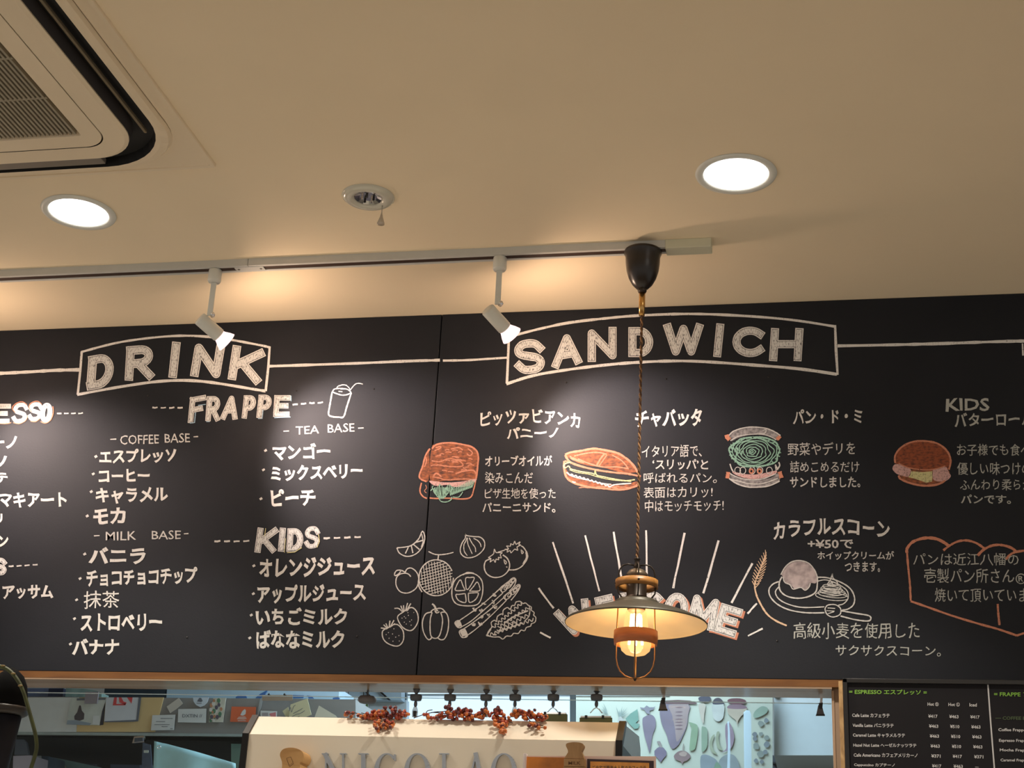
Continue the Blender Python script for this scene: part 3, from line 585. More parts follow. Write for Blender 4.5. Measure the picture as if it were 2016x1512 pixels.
# ---- sandwich drawings
Bt = lambda x, y: (800+x/5.04, 780+y/5.04)
def filled(board, label, T, poly, m, layer=0, smooth=True, name='chalk_fill'):
    mb = MB(); q = [T(*p) for p in poly]; q = catmull(q, True, 4) if smooth else q; fillp(mb, q, layer)
    o = mb.build(name, m, board, fix=False)
    if label: o['label'] = label
    return o
def scrib(T, cx, cy, rx, ry, n, w=1.4, length=.5, rot=0):
    r = []
    for _ in range(n):
        a = random.uniform(0, 2*PI); q = math.sqrt(random.random()); x = cx+rx*q*math.cos(a); y = cy+ry*q*math.sin(a); L = rx*length*random.uniform(.5, 1)
        r.append(([(x-L/2, y+random.uniform(-6, 6)), (x, y+random.uniform(-10, 2)), (x+L/2, y+random.uniform(-6, 6))], 0, w))
    return r
filled(BR, 'orange chalk panini bun', Bt, [(250, 520), (300, 480), (420, 460), (560, 478), (660, 510), (712, 580), (712, 720), (690, 820), (560, 835), (380, 840), (235, 830)], M_ORF)
filled(BL, 'orange chalk panini bun edge left of the seam', Bt, [(225, 528), (190, 590), (165, 680), (130, 780), (150, 830), (205, 850), (225, 790)], M_ORF)
strokes(BR, 'orange chalk outline of the panini', Bt, [([(255, 520), (300, 480), (420, 462), (560, 480), (660, 510), (712, 580), (705, 720), (690, 830)], 0, 3.4), ([(260, 800), (320, 810), (400, 830), (560, 820), (690, 830)], 0, 2.2),
    ([(230, 1010), (300, 1015), (420, 1012), (560, 1020), (640, 1000), (670, 920), (690, 830)], 0, 2.6), ([(290, 510), (340, 500), (330, 520), (280, 540)], 0, 2.6), ([(440, 525), (520, 510), (560, 535)], 0, 2.2),
    ([(610, 520), (655, 560), (630, 590), (600, 570)], 0, 2.4), ([(250, 640), (330, 650), (420, 620), (520, 640), (560, 690), (450, 700), (300, 680)], 0, 2.0), ([(490, 770), (560, 745), (660, 735), (690, 770)], 0, 3), ([(270, 790), (300, 765), (350, 800)], 0, 3)] + scrib(Bt, 460, 640, 200, 120, 26, 1.8, .35), M_OR, name='chalk_drawing')
strokes(BL, 'orange chalk outline of the panini edge', Bt, [([(235, 520), (190, 590), (160, 700), (130, 780), (140, 820), (200, 848)], 0, 3.2), ([(150, 860), (135, 940), (160, 990), (205, 1015)], 0, 2.8), ([(185, 590), (200, 640), (180, 700)], 0, 2.4), ([(190, 880), (200, 910), (180, 940), (200, 960)], 0, 1.4)], M_OR)
filled(BR, 'pink chalk ham', Bt, [(235, 838), (380, 855), (540, 848), (690, 820), (670, 860), (600, 895), (480, 900), (400, 880), (300, 890), (250, 870)], M_PK, 2)
lt = [([(270+i*14, 890+18*math.sin(i)), (262+i*15+random.uniform(-10, 10), 950+random.uniform(-20, 50)-abs(i-8)*5), (290+i*14, 980+60*math.sin(i*.35)-20), (280+i*15, 905)], 0, 1.5) for i in range(14)]
lt += [([(430+i*17, 930-i*8), (440+i*16, 985-i*6), (452+i*17, 930-i*7)], 0, 1.5) for i in range(14)] + [([(320, 1000), (340, 1040), (390, 1050), (440, 1030), (450, 1000)], 0, 2), ([(240, 940), (262, 920), (290, 950)], 0, 1.8), ([(460, 1000), (520, 1000), (560, 950)], 0, 1.8)]
strokes(BR, 'pale green chalk lettuce in the panini', Bt, lt, M_GR, layer=3)
Ct = lambda x, y: (1100+x/5.6, 780+y/5.6)
filled(BR, 'orange chalk ciabatta lower half', Ct, [(60, 760), (60, 830), (110, 910), (200, 960), (400, 1010), (600, 1030), (740, 1025), (860, 985), (860, 940), (700, 980), (500, 960), (300, 930), (150, 890), (90, 820)], M_ORF)
filled(BR, 'orange chalk ciabatta top', Ct, [(70, 640), (200, 610), (400, 580), (560, 600), (700, 650), (800, 730), (870, 830), (700, 840), (500, 790), (300, 760), (160, 710)], M_ORF)
strokes(BR, 'orange chalk outline of the ciabatta', Ct, [([(70, 645), (130, 620), (260, 600), (380, 578), (480, 590), (640, 625), (750, 690), (830, 770), (870, 840), (900, 890)], 0, 4), ([(70, 650), (120, 720), (220, 765), (400, 810), (600, 840), (760, 855), (880, 880)], 0, 4),
    ([(60, 715), (60, 800), (90, 900), (180, 960), (330, 1000), (500, 1018), (680, 1030), (780, 1015), (870, 985)], 0, 4), ([(65, 715), (120, 725), (140, 745)], 0, 3), ([(170, 660), (300, 630), (430, 620), (530, 640)], 0, 2.4), ([(210, 690), (330, 740), (480, 780), (640, 780), (770, 800)], 0, 2.4), ([(500, 640), (460, 690), (420, 760)], 0, 3.2), ([(530, 650), (480, 720), (440, 775)], 0, 2),
    ([(590, 650), (680, 700), (740, 760), (770, 805)], 0, 2.2), ([(860, 980), (890, 930), (880, 880)], 0, 3)] + [([(120+i*4, 660+i*7), (180+i*20, 690+i*9)], 0, 2) for i in range(6)] + scrib(Ct, 500, 1010, 280, 12, 14, 1.6, .4), M_OR)
strokes(BR, 'pale yellow chalk cheese in the ciabatta', Ct, [([(130, 730), (80, 740), (55, 765), (70, 790), (110, 770), (130, 800), (180, 815), (240, 830), (300, 840), (370, 850), (395, 860), (402, 820), (420, 870), (500, 890), (620, 915), (740, 930), (840, 920)], 0, 2.2), ([(120, 810), (200, 840), (330, 860), (450, 895), (600, 925), (800, 940)], 0, 1.4)], M_YE, layer=2)
strokes(BR, 'white and grey chalk filling in the ciabatta', Ct, [([(85, 840)]+[(100+i*22, 855+i*6.5+(7 if i % 2 else -7)) for i in range(22)]+[(620, 975), (800, 960)], 0, 2.6), ([(120, 870), (200, 900), (340, 930), (480, 960), (580, 972)], 0, 1.6), ([(150, 940), (170, 950), (185, 945)], 0, 2.5)], M_CT, layer=3)
Dt = lambda x, y: (1400+x/5.929, 780+y/5.929)
filled(BR, 'grey chalk upper bread slice', Dt, [(215, 460), (300, 400), (420, 370), (520, 362), (640, 378), (760, 430), (800, 460), (770, 510), (680, 470), (560, 450), (440, 455), (320, 485), (230, 525)], M_GY)
filled(BR, 'grey chalk lower bread slice', Dt, [(205, 890), (260, 920), (400, 970), (540, 980), (700, 950), (790, 890), (800, 980), (700, 1030), (560, 1060), (400, 1050), (280, 1010), (205, 960)], M_GY)
strokes(BR, 'white chalk outline of the bread slices', Dt, [([(200, 470), (260, 410), (380, 370), (500, 360), (640, 375), (740, 415), (810, 460)], 0, 2.4), ([(225, 520), (330, 465), (480, 445), (600, 445), (700, 475), (760, 510)], 0, 1.8), ([(210, 960), (300, 1020), (420, 1058), (540, 1062), (680, 1045), (800, 990)], 0, 2.6), ([(220, 970), (320, 990), (440, 1020), (600, 1020), (780, 960)], 0, 2), ([(215, 900), (320, 950), (450, 975), (600, 965), (760, 905)], 0, 2),
    ([(560, 440), (630, 430), (640, 390), (600, 400)], 0, 1.6)] + [(el(x, 868, 34, 40, n=9), 1, 1.5) for x in (310, 370, 480, 570, 680)] + [([(220, 790), (240, 850), (260, 880)], 0, 2.4), ([(790, 770), (800, 810), (770, 860)], 0, 2.6), ([(780, 860), (750, 800), (760, 870)], 0, 2)], M_CT, layer=2)
strokes(BR, 'orange chalk crust of the bread slices', Dt, [([(180, 450), (190, 480), (215, 510)], 0, 8), ([(805, 465), (790, 485), (765, 505)], 0, 7), ([(200, 885), (195, 920), (190, 960)], 0, 8), ([(800, 880), (810, 915), (822, 955)], 0, 8)] + [(el(x, 875, 22, 24, n=8), 1, 3) for x in (470, 565)], M_OR, layer=3, split=True)
filled(BR, 'pink chalk ham in the cabbage sandwich', Dt, [(250, 880), (400, 910), (560, 910), (750, 870), (750, 905), (600, 955), (440, 965), (300, 925)], M_PK, 1)
def ring_noise(cx, cy, rx, ry, k, n=40, sq=0.05): return [(cx+rx*math.cos(2*PI*i/n)*(1+sq*math.sin(5*2*PI*i/n+k)+sq*.6*math.sin(9*2*PI*i/n+2*k)), cy+ry*math.sin(2*PI*i/n)*(1+sq*math.sin(4*2*PI*i/n+1.7*k))) for i in range(n)]
cab = []
for k, (rx, ry) in enumerate(((16, 12), (38, 30), (72, 58), (112, 85), (150, 112), (185, 135), (222, 152), (258, 168), (290, 178))):
    cab.append((ring_noise(475+k*4.5, 650+(-2+k*.2), rx, ry, k*1.3, 34, 0.05 if k > 2 else .09), 1, 1.9 if k < 8 else 3.2))
for i in range(26):
    a = 2*PI*i/26; cab.append(([(512+265*math.cos(a), 652+160*math.sin(a)), (512+305*math.cos(a+.05), 652+186*math.sin(a+.05))], 0, 2.0))
for i in range(16): cab.append(([(230+i*9, 560+i*6+random.uniform(-40, 40)), (240+i*8, 600+i*5+random.uniform(-20, 30))], 0, 1.6))
strokes(BR, 'green chalk cut cabbage with layered rings', Dt, cab, M_GR, layer=2)
Et = lambda x, y: (1720+x/5.3986, 760+y/5.3986)
filled(BR, 'brown chalk butter roll top', Et, [(230, 820), (225, 740), (290, 650), (400, 595), (540, 582), (680, 610), (780, 690), (820, 790), (800, 880), (640, 890), (500, 895), (380, 870), (270, 830)], M_BRF)
strokes(BR, 'orange chalk outline of the butter roll', Et, [([(230, 820), (228, 740), (290, 655), (400, 597), (540, 584), (680, 612), (780, 690), (818, 790), (800, 890)], 0, 3.6), ([(265, 820), (370, 868), (520, 890), (640, 885), (760, 850)], 0, 2.2), ([(265, 950), (290, 990), (400, 1035), (540, 1060), (680, 1045), (760, 1005)], 0, 4)], M_OR, layer=2)
filled(BR, 'orange chalk bottom of the butter roll', Et, [(265, 900), (400, 890), (640, 890), (800, 900), (780, 990), (680, 1040), (540, 1058), (400, 1030), (290, 985)], M_ORF)
filled(BR, 'pink chalk ham in the butter roll', Et, [(200, 870), (230, 830), (300, 840), (390, 880), (390, 940), (360, 965), (260, 940), (215, 905)], M_PK, 1)
filled(BR, 'pink chalk ham folds in the butter roll', Et, [(630, 890), (720, 870), (770, 860), (800, 920), (820, 960), (760, 1010), (640, 1000)], M_PK, 1)
filled(BR, 'yellow chalk cheese in the butter roll', Et, [(400, 905), (520, 915), (630, 905), (620, 1015), (560, 1028), (440, 985), (370, 970)], M_YE, 1, smooth=False)
strokes(BR, 'pale chalk folds on the ham', Et, [([(650, 900), (670, 950), (720, 990)], 0, 1.4), ([(690, 890), (710, 940), (750, 970)], 0, 1.4), ([(730, 880), (740, 920), (800, 950)], 0, 1.4), ([(300, 860), (330, 900), (350, 950)], 0, 1.4), ([(345, 880), (365, 920), (370, 950)], 0, 1.4)], M_PK, layer=3)
# ---- scone
Gt = lambda x, y: (1460+x/4.725, 1000+y/4.725)
filled(BR, 'grey chalk icing on the scone', Gt, [(370, 610), (400, 550), (460, 505), (540, 492), (620, 515), (680, 580), (705, 650), (690, 700), (640, 700), (620, 750), (590, 760), (550, 735), (500, 755), (460, 720), (400, 690), (385, 640)], chalk('chalk_icing', (0.50, 0.42, 0.42), 0.92, 60, soft=.6))
strokes(BR, 'white chalk scone on a plate with whipped cream and fork', Gt, [([(375, 640), (350, 700), (360, 770), (420, 820), (520, 840), (620, 825), (690, 780), (705, 700), (705, 640)], 0, 2.8), ([(365, 620), (410, 545), (470, 500), (545, 490), (625, 515), (680, 580), (708, 650)], 0, 2.2),
    ([(385, 640), (400, 690), (450, 715), (480, 755), (550, 740), (590, 765), (625, 740), (640, 700)], 0, 2), ([(345, 685), (290, 710), (255, 760), (270, 830), (340, 900), (450, 950), (600, 975), (770, 975)], 0, 2.6), ([(345, 735), (315, 780), (340, 840), (420, 890), (560, 925), (770, 920)], 0, 2.4),
    ([(710, 645), (800, 650), (920, 690), (1010, 750), (1050, 830), (1040, 900), (990, 940), (935, 950)], 0, 2.6), ([(710, 680), (790, 670), (900, 710), (980, 770), (990, 840), (950, 890), (900, 905)], 0, 2), ([(775, 940), (800, 905), (870, 900), (920, 935), (915, 990), (850, 1015), (795, 990), (775, 940)], 0, 2.2),
    ([(800, 930), (870, 935)], 0, 1.8), ([(790, 955), (865, 960)], 0, 1.8), ([(800, 985), (860, 965)], 0, 1.8), ([(920, 955), (1060, 980), (1190, 1005), (1185, 1050), (1060, 1040), (920, 1005)], 0, 2.8),
    ([(845, 610), (850, 650), (890, 690), (880, 720), (800, 715), (825, 670), (845, 610)], 0, 2), ([(830, 680), (850, 715)], 0, 1.6), ([(815, 700), (870, 690)], 0, 1.6)] +
    [(el(845+random.uniform(-8, 8), 735+i*22, 85+i*17, 24+i*3, n=12, rot=6), 1, 1.5) for i in range(5)] + [(el(830, 740+i*20, 65+i*15, 20, 10, 170, 8), 0, 1.3) for i in range(4)], M_CT, layer=2)
wh = []
for i in range(12):
    t = i/11; x = 130+t*95; y = 740-t*290; wd = 60*math.sin(PI*min(1, .25+t*.72))
    wh.append(([(x, y), (x-wd*.75, y-60)], 0, 1.5)); wh.append(([(x, y), (x+wd*.85, y-40)], 0, 1.5))
strokes(BR, 'pale orange chalk ear of wheat', Gt, wh + [([(225, 440), (170, 580), (125, 700), (135, 800), (180, 900), (240, 990), (320, 1050), (420, 1095)], 0, 3.4)], M_WH)
Ht = lambda x, y: (1760+x/5.398, 1040+y/5.398)
strokes(BR, 'orange chalk outline of a loaf around the text', Ht, [([(138, 260), (140, 215), (200, 145), (320, 105), (440, 110), (530, 150), (590, 195)], 0, 5.6), ([(525, 235), (590, 185), (680, 140), (780, 130), (880, 160), (960, 215)], 0, 4.4), ([(890, 290), (950, 230), (1040, 185), (1140, 178), (1240, 205), (1310, 255)], 0, 5), ([(1190, 330), (1250, 270), (1330, 245), (1450, 240), (1550, 290)], 0, 4.6),
    ([(138, 240), (150, 400), (170, 600), (178, 770)], 0, 4), ([(178, 775), (350, 835), (620, 930), (900, 1015), (1100, 1070), (1305, 1140)], 0, 4.2), ([(1305, 1140), (1380, 1115), (1480, 1080)], 0, 4), ([(1102, 805), (1110, 920), (1122, 1030)], 0, 4)], M_OR)
# nail heads and specks on the boards
for bd, pts in ((BL, ((291, 779), (584, 769), (736, 766), (368, 1255), (538, 1252), (703, 1253))), (BR, ((1115, 753), (1311, 746), (1530, 1262), (1513, 742)))):
    for x, y in pts:
        c = P(x, y, 0); MB().lathe([(0.0006, .0012), (.0018, .0009), (.0022, 0)], c, (0, -1, 0), 10).build('nail_head', M_BLACK, bd)

# ------------------------------------------------------------------ lighting track
TY = -0.356
xe = hy(1310, 475, TY).x; xw = -2.9
tr = thing('lighting_track', 'long white lighting track fixed along the ceiling above the chalkboards', 'lighting track', ((xw+xe)/2, TY+.016, ZC))
tb = MB()
prof = [(0, 0), (.032, 0), (.032, -.017), (.024, -.017), (.024, -.008), (.008, -.008), (.008, -.017), (0, -.017)]
def rail(x0, x1, name): return MB().prism([(x0, TY+a, ZC+b) for a, b in prof], (x1-x0, 0, 0)).build(name, M_TRACK, tr)
xj = hz(484, 512, ZC-.01).x
rail(xw, xj-.0008, 'rail'); rail(xj+.0008, xe, 'rail')
MB().box((xj-.034, TY+.006, ZC-.0182), (xj+.034, TY+.026, ZC-.0168)).build('joint_cover', M_TRACK, tr)
for s_ in (-1, 1): MB().lathe([(0.0001, .001), (.0026, .001), (.0028, 0)], (xj+s_*.026, TY+.016, ZC-.0182), (0, 0, -1), 12).build('screw', mat('steel_screw', (.25, .24, .22), .4, metal=.8), tr)
MB().box((xw, TY+.0082, ZC-.0158), (xe, TY+.0238, ZC-.0082)).build('copper_contact', mat('track_slot_dark', (.045, .02, .01), .6), tr)
xf = hy(1400, 480, TY).x
MB().box((xe, TY-.002, ZC-.021), (xf, TY+.034, ZC), .001).build('power_feed_box', mat('feed_box_cream', (.68, .66, .50), .5, var=.02), tr)

# ------------------------------------------------------------------ spot lights
M_GLOW = mat('halogen_glow', (1, .9, .9), .3, emit=(1.0, .72, .74), estr=1.25)
M_GLOWC = mat('halogen_core', (1, 1, 1), .3, emit=(1.0, .93, .98), estr=40)
def track_spot(px, top, bot, knob, back, aim, label):
    base = hy(px[0], top, TY+.016); x, z1 = base.x, ZC-.017
    t = thing('track_spotlight', label, 'spotlight', (x, TY+.016, z1), 'white spotlights on the track'); ax = Vector((x, TY+.016, 0))
    zb = hy(px[0], bot, TY+.016).z
    MB().lathe([(.0001, 0), (.0135, 0), (.0148, -.002), (.0148, -.027), (.0128, -.031), (.0001, -.031)], (x, TY+.016, z1), n=32).build('track_adapter', M_WHITE, t)
    zk = hy(*knob, TY+.016).z
    MB().box((x-.0062, TY+.014, z1-.031), (x+.0062, TY+.018, zk-.004), .0008).build('stem', M_WHITE, t)
    kp = hy(*knob, TY+.012); MB().lathe([(.0001, .012), (.004, .012), (.0048, .010), (.0048, 0)], (x+.004, TY+.022, kp.z), (.5, -1, 0), 16).build('knob', M_CHROME, t)
    b = hy(*back, TY+.012); d = (Vector(aim)-b).normalized(); r = .0158; L = .058
    MB().lathe([(.0001, 0), (r*.93, 0), (r, .0015), (r, L*.97), (r*.93, L), (r*.9, L-.004), (.0001, L-.006)], b, d, 36).build('lamp_housing', M_WHITE, t)
    q = b + d*L
    cup = MB().lathe([(.0125, -.004), (.0150, .004), (.0205, .014), (.0242, .023), (.0228, .0232), (.0190, .0145), (.0135, .005), (.0105, -.003)], q, d, 36).build('reflector_cup', M_GLOW, t)
    MB().sphere(q+d*.010, .0075).build('bulb', M_GLOWC, cup)
    return q, d
SPOTC = (1.0, .80, .72)
A1 = P(705, 900); A2 = P(1225, 900); A0 = P(90, 950)
s1 = track_spot((425, 545), 529, 613, (422, 618), (393, 627), A1, 'white track spotlight above the DRINK banner')
s2 = track_spot((985, 520), 504, 595, (985, 596), (960, 609), A2, 'white track spotlight above the left end of the SANDWICH banner')
s0 = track_spot((-170, 560), 560, 640, (-172, 645), (-200, 655), A0, 'white track spotlight beyond the left end of the frame')
for (q, d), A in ((s1, A1), (s2, A2), (s0, A0)):
    spot_light('halogen_beam', q+d*.026, A, 20, SPOTC, 76, 0.75, .022)
    point_light('halogen_spill', q+d*.030, 2.3, (1.0, .70, .50), .012)

# ------------------------------------------------------------------ recessed ceiling lights
M_DL = mat('downlight_diffuser', (1, 1, 1), .4, emit=(1.0, .97, .93), estr=6)
def downlight(px, py, label, r=.0785):
    c = hz(px, py, ZC); t = thing('recessed_downlight', label, 'ceiling light', c, 'lit recessed downlights'); c = Vector((c.x, c.y, ZC))
    MB().lathe([(r, -.0005), (r-.001, -.003), (r-.006, -.0042), (r-.014, -.0035), (r-.0165, -.0015), (r-.0165, .0), (r-.01, 0)], c, n=64).build('trim_ring', M_WHITE, t)
    MB().lathe([(.0001, -.001), (r-.0166, -.001)], c, n=64).build('diffuser', M_DL, t)
downlight(1449, 342, 'lit white recessed downlight in the ceiling above the SANDWICH banner')
downlight(155, 417.5, 'lit white recessed downlight in the ceiling near the air conditioner corner')
c = hz(725, 387, ZC); c = Vector((c.x, c.y, ZC))
t = thing('emergency_downlight', 'small unlit recessed ceiling light with chrome reflector and clear pull cord', 'ceiling light', c)
MB().lathe([(.054, -.0004), (.053, -.003), (.047, -.0075), (.036, -.0082), (.030, -.006), (.028, -.002), (.028, 0)], c, n=48).build('trim_ring', mat('cream_enamel', (.62, .60, .50), .18, var=.02, coat=.6), t)
MB().lathe([(.0001, -.0005), (.018, -.0006), (.0282, -.004)], c, n=14, smooth=False).build('faceted_reflector', M_CHROME, t)
for k in range(5):
    a = k*1.2; MB().box(c+Vector((.012*math.cos(a)-.002, .012*math.sin(a)-.001, -.009)), c+Vector((.012*math.cos(a)+.002, .012*math.sin(a)+.001, -.001))).build('reflector_fin', M_CHROME if k % 2 else M_BLACK, t)
cp = hz(753, 403, ZC-.006); M_CLR = glassy('clear_plastic', (.8, .78, .75), .25, .15, .1, (.5, .45, .4))
MB().tube([(cp.x, cp.y, ZC-.007), (cp.x, cp.y, ZC-.026)], .0011, 8).build('pull_cord', M_CLR, t)
MB().lathe([(.0015, 0), (.003, -.008), (.0068, -.020), (.0078, -.022), (.0078, -.025), (.0001, -.025)], (cp.x, cp.y, ZC-.026), n=12).build('pull_weight', M_CLR, t)

# ------------------------------------------------------------------ ceiling air conditioner
ACX, ACY = -1.631, -1.241
ac = thing('air_conditioner', 'square cream ceiling cassette air conditioner with dark air outlets', 'air conditioner', (ACX, ACY, ZC))
M_AC = mat('ac_cream', (.84, .71, .52), .45, var=.02, scale=5); M_ACB = mat('ac_outlet_black', (.004, .004, .004), .6); M_ACG = mat('ac_grey', (.22, .19, .16), .5)
def rrect(h, rad, n=10):
    r = []
    for cx, cy, a0 in ((h-rad, h-rad, 0), (-h+rad, h-rad, 90), (-h+rad, -h+rad, 180), (h-rad, -h+rad, 270)):
        r += [(cx+rad*math.cos(math.radians(a0+90*i/n)), cy+rad*math.sin(math.radians(a0+90*i/n))) for i in range(n+1)]
    return r
def ring(name, loops, m, parent, cap=False):
    """loops: (half size, corner radius, z below ceiling)"""
    mb = MB(); vs = []; n = None
    for h, rad, z in loops:
        q = rrect(h, rad); n = len(q); vs += [(ACX+x, ACY+y, ZC-z) for x, y in q]
    fs = [(j*n+i, j*n+(i+1) % n, (j+1)*n+(i+1) % n, (j+1)*n+i) for j in range(len(loops)-1) for i in range(n)]
    if cap: fs.append(tuple((len(loops)-1)*n+i for i in range(n)))
    mb.add(vs, fs, False); return mb.build(name, m, parent)
ring('ceiling_plate', [(.475, .004, 0), (.475, .004, .004), (.442, .135, .005), (.438, .14, 0)], M_AC, ac)
ring('plate_rim', [(.475, .004, .004), (.474, .004, .0062), (.466, .004, .0062), (.465, .004, .004)], M_AC, ac)
ring('outer_lip', [(.440, .13, .004), (.438, .14, .014), (.430, .15, .020), (.424, .155, .020)], M_AC, ac)
ring('outlet_recess', [(.424, .155, .020), (.418, .15, .002), (.366, .10, .001)], M_ACB, ac)
ring('inner_panel', [(.374, .10, .004), (.374, .10, .030), (.367, .095, .034), (.326, .05, .034)], M_AC, ac)
ring('inner_panel_side', [(.378, .104, .003), (.3748, .102, .028)], mat('ac_side_dark', (.05, .045, .045), .5), ac)
ring('service_panel', [(.324, .049, .030), (.3235, .049, .034), (.284, .006, .034), (.280, .004, .024)], M_AC, ac)
ring('filter_dark', [(.282, .004, .020), (.20, .004, .020)], mat('ac_filter', (.05, .035, .022), .8), ac, True)
MB().box((ACX+.3925, ACY-.30, ZC-.016), (ACX+.3985, ACY+.318, ZC-.008), .002).build('louver', mat('ac_louver', (.20, .16, .10), .5), ac)
MB().box((ACX-.28, ACY+.380, ZC-.020), (ACX+.27, ACY+.414, ZC-.008), .002).build('flap', M_ACG, ac)
sl = MB().box((ACX-.0022, ACY-.279, ZC-.033), (ACX+.0022, ACY+.279, ZC-.024)).build('grille_slat', mat('ac_grille', (.34, .30, .22), .5, var=.03), ac)
k = 0
for i in range(62):
    x = -.276+.009*i
    if k == 0: o = sl
    else: o = sl.copy(); COL.objects.link(o); o.parent = ac
    o.location = sl.location.copy() if k == 0 else o.location; o.location.x = x; k += 1
for y in (.153, .026, -.10, -.23): MB().box((ACX-.279, ACY+y-.0028, ZC-.0325), (ACX+.279, ACY+y+.0028, ZC-.025)).build('grille_bar', MATS['ac_grille'], ac)

# ------------------------------------------------------------------ pendant lamp
PY = TY+.016
pc = hy(1266, 484, PY); PX = pc.x
def zrow(py): return hy(1262-(py-480)*.0186, py, PY).z
t = thing('pendant_lamp', 'lit bronze lantern-style pendant lamp with wooden rings, wide shade and twisted cord', 'pendant lamp', (PX, PY, zrow(1338)))
ax = (PX, PY, 0); sc = lambda px, py: px2m(px, (PX, PY, zrow(py)))
def lat(name, rows, m, n=48, parent=None, closed=False):
    return MB().lathe([(max(1e-4, sc(r, py)), zrow(py)) for r, py in rows], ax, n=n, closed=closed).build(name, m, parent or t)
zt = ZC-.017
cr = [(37, 490), (37.5, 493), (37, 500), (34, 506), (33.5, 520), (31.5, 534), (27, 548), (20, 560), (12, 568), (6, 571), (1, 572)]
MB().lathe([(1e-4, zt), (sc(36, 484), zt), (sc(37, 484), zt-.003)] + [(sc(r, py), min(zt-.004, zrow(py))) for r, py in cr], ax).build('ceiling_cup', mat('canopy_black', (.016, .011, .009), .32, var=.1), t)
lat('cup_tip', [(1, 566), (8, 567), (9, 573), (7, 577), (1, 577)], M_BRONZE)
lat('brass_tube', [(1, 573), (6.2, 573), (6.2, 600), (5.6, 622), (1, 622)], M_BRASS, 20)
z0, z1 = zrow(620), zrow(1102); M_CORD = mat('fabric_cord', (.26, .13, .05), .8, var=.3, scale=500)
for ph, cm in ((0, M_CORD), (PI, mat('fabric_cord_dark', (.08, .035, .015), .8, var=.3, scale=500))):
    MB().tube([(PX+.0015*math.cos(ph+u*25*2*PI), PY+.0015*math.sin(ph+u*25*2*PI), z0+(z1-z0)*u) for u in [i/500 for i in range(501)]], .0018, 6).build('cord_strand', cm, t)
lat('cord_grip', [(1, 1098), (6, 1099), (6.5, 1102), (5, 1103), (5, 1112), (7, 1114), (7, 1120), (1, 1120)], M_BRONZE, 20)
A0_ = math.radians(12)
for k in range(4):
    a = A0_+k*PI/2+PI/4*0; pts = []
    for r, py in ((6, 1113), (18, 1111.5), (27, 1114), (33, 1121), (35.5, 1130), (36.5, 1142), (37, 1160), (36, 1168), (30, 1176), (25, 1180)):
        rr = sc(r, py); pts.append((PX+rr*math.cos(a), PY+rr*math.sin(a), zrow(py)))
    MB().tube(pts, .0016, 8).build('frame_wire', M_BRONZE, t)
lat('dome_cap', [(1, 1119), (8, 1120), (16, 1124), (21.5, 1131), (22, 1134), (20, 1136), (20, 1142), (1, 1142)], mat('aged_bronze', (.16, .12, .08), .4, metal=.6, var=.2, scale=30))
lat('socket_body', [(1, 1137), (19, 1137), (20, 1141), (20, 1174), (25, 1178), (27, 1182), (1, 1182)], M_BRONZE)
lat('upper_ring', [(42, 1143), (42, 1158), (37.5, 1158), (37.5, 1143)], M_OAK, closed=True)
for k in range(4):
    a = A0_+k*PI/2; MB().sphere((PX+sc(42, 1150)*math.cos(a), PY+sc(42, 1150)*math.sin(a), zrow(1150)), .0022, 8, 6).build('rivet', M_BLACK, t)
lat('shade', [(24, 1180), (40, 1183), (44, 1187), (44.5, 1190), (70, 1198), (110, 1212), (138, 1225), (140.5, 1228), (140.5, 1230), (139, 1230)], mat('shade_outside', (.075, .065, .045), .45, metal=.3, var=.15, scale=12), 96)
lat('shade_lining', [(139.4, 1229.8), (137.5, 1226), (109.5, 1213.3), (69.5, 1199.3), (44, 1191.3), (26, 1186)], M_CREAM, 96)
lat('lamp_holder', [(1, 1184), (17, 1184), (18, 1200), (15, 1204), (1, 1204)], mat('holder_brown', (.10, .05, .03), .5))
BZ = [(13, 1199), (20, 1204), (22.5, 1220), (25, 1240), (29, 1258), (31, 1270), (28, 1281), (20, 1288), (9, 1291), (.5, 1291.5)]
GL = bpy.data.materials.new('bulb_glass'); GL.use_nodes = True; nt = GL.node_tree; nt.nodes.clear()
o_ = nt.nodes.new('ShaderNodeOutputMaterial'); tp = nt.nodes.new('ShaderNodeBsdfTransparent'); tp.inputs[0].default_value = (1, .93, .8, 1)
em = nt.nodes.new('ShaderNodeEmission'); em.inputs[0].default_value = (1, .55, .2, 1); em.inputs[1].default_value = 1.7
gl = nt.nodes.new('ShaderNodeBsdfGlossy'); gl.inputs['Roughness'].default_value = .05
m1 = nt.nodes.new('ShaderNodeMixShader'); m1.inputs[0].default_value = .42; m2 = nt.nodes.new('ShaderNodeMixShader'); m2.inputs[0].default_value = .05
nt.links.new(tp.outputs[0], m1.inputs[1]); nt.links.new(em.outputs[0], m1.inputs[2]); nt.links.new(m1.outputs[0], m2.inputs[1]); nt.links.new(gl.outputs[0], m2.inputs[2]); nt.links.new(m2.outputs[0], o_.inputs[0])
lat('bulb_glass', BZ, GL, 40)
fb = MB()
for k in range(6):
    a = k*PI/3+.3; a2 = a+.35
    fb.tube([(PX+sc(9, 1212)*math.cos(a), PY+sc(9, 1212)*math.sin(a), zrow(1210)), (PX+sc(15, 1212)*math.cos(a2), PY+sc(15, 1212)*math.sin(a2), zrow(1268))], .0024, 6)
fb.build('filament', mat('filament_glow', (1, .8, .5), .4, emit=(1.0, .74, .40), estr=26), t)
point_light('pendant_bulb', (PX, PY, zrow(1240)), 0.75, (1.0, .66, .34), .018)
lat('lower_ring', [(43, 1243), (43.5, 1256), (42.5, 1270), (39, 1270), (39.5, 1256), (39, 1243)], mat('ring_wood_red', (.42, .13, .04), .4, var=.2, scale=20, stretch=(1, 1, 6)), closed=True)
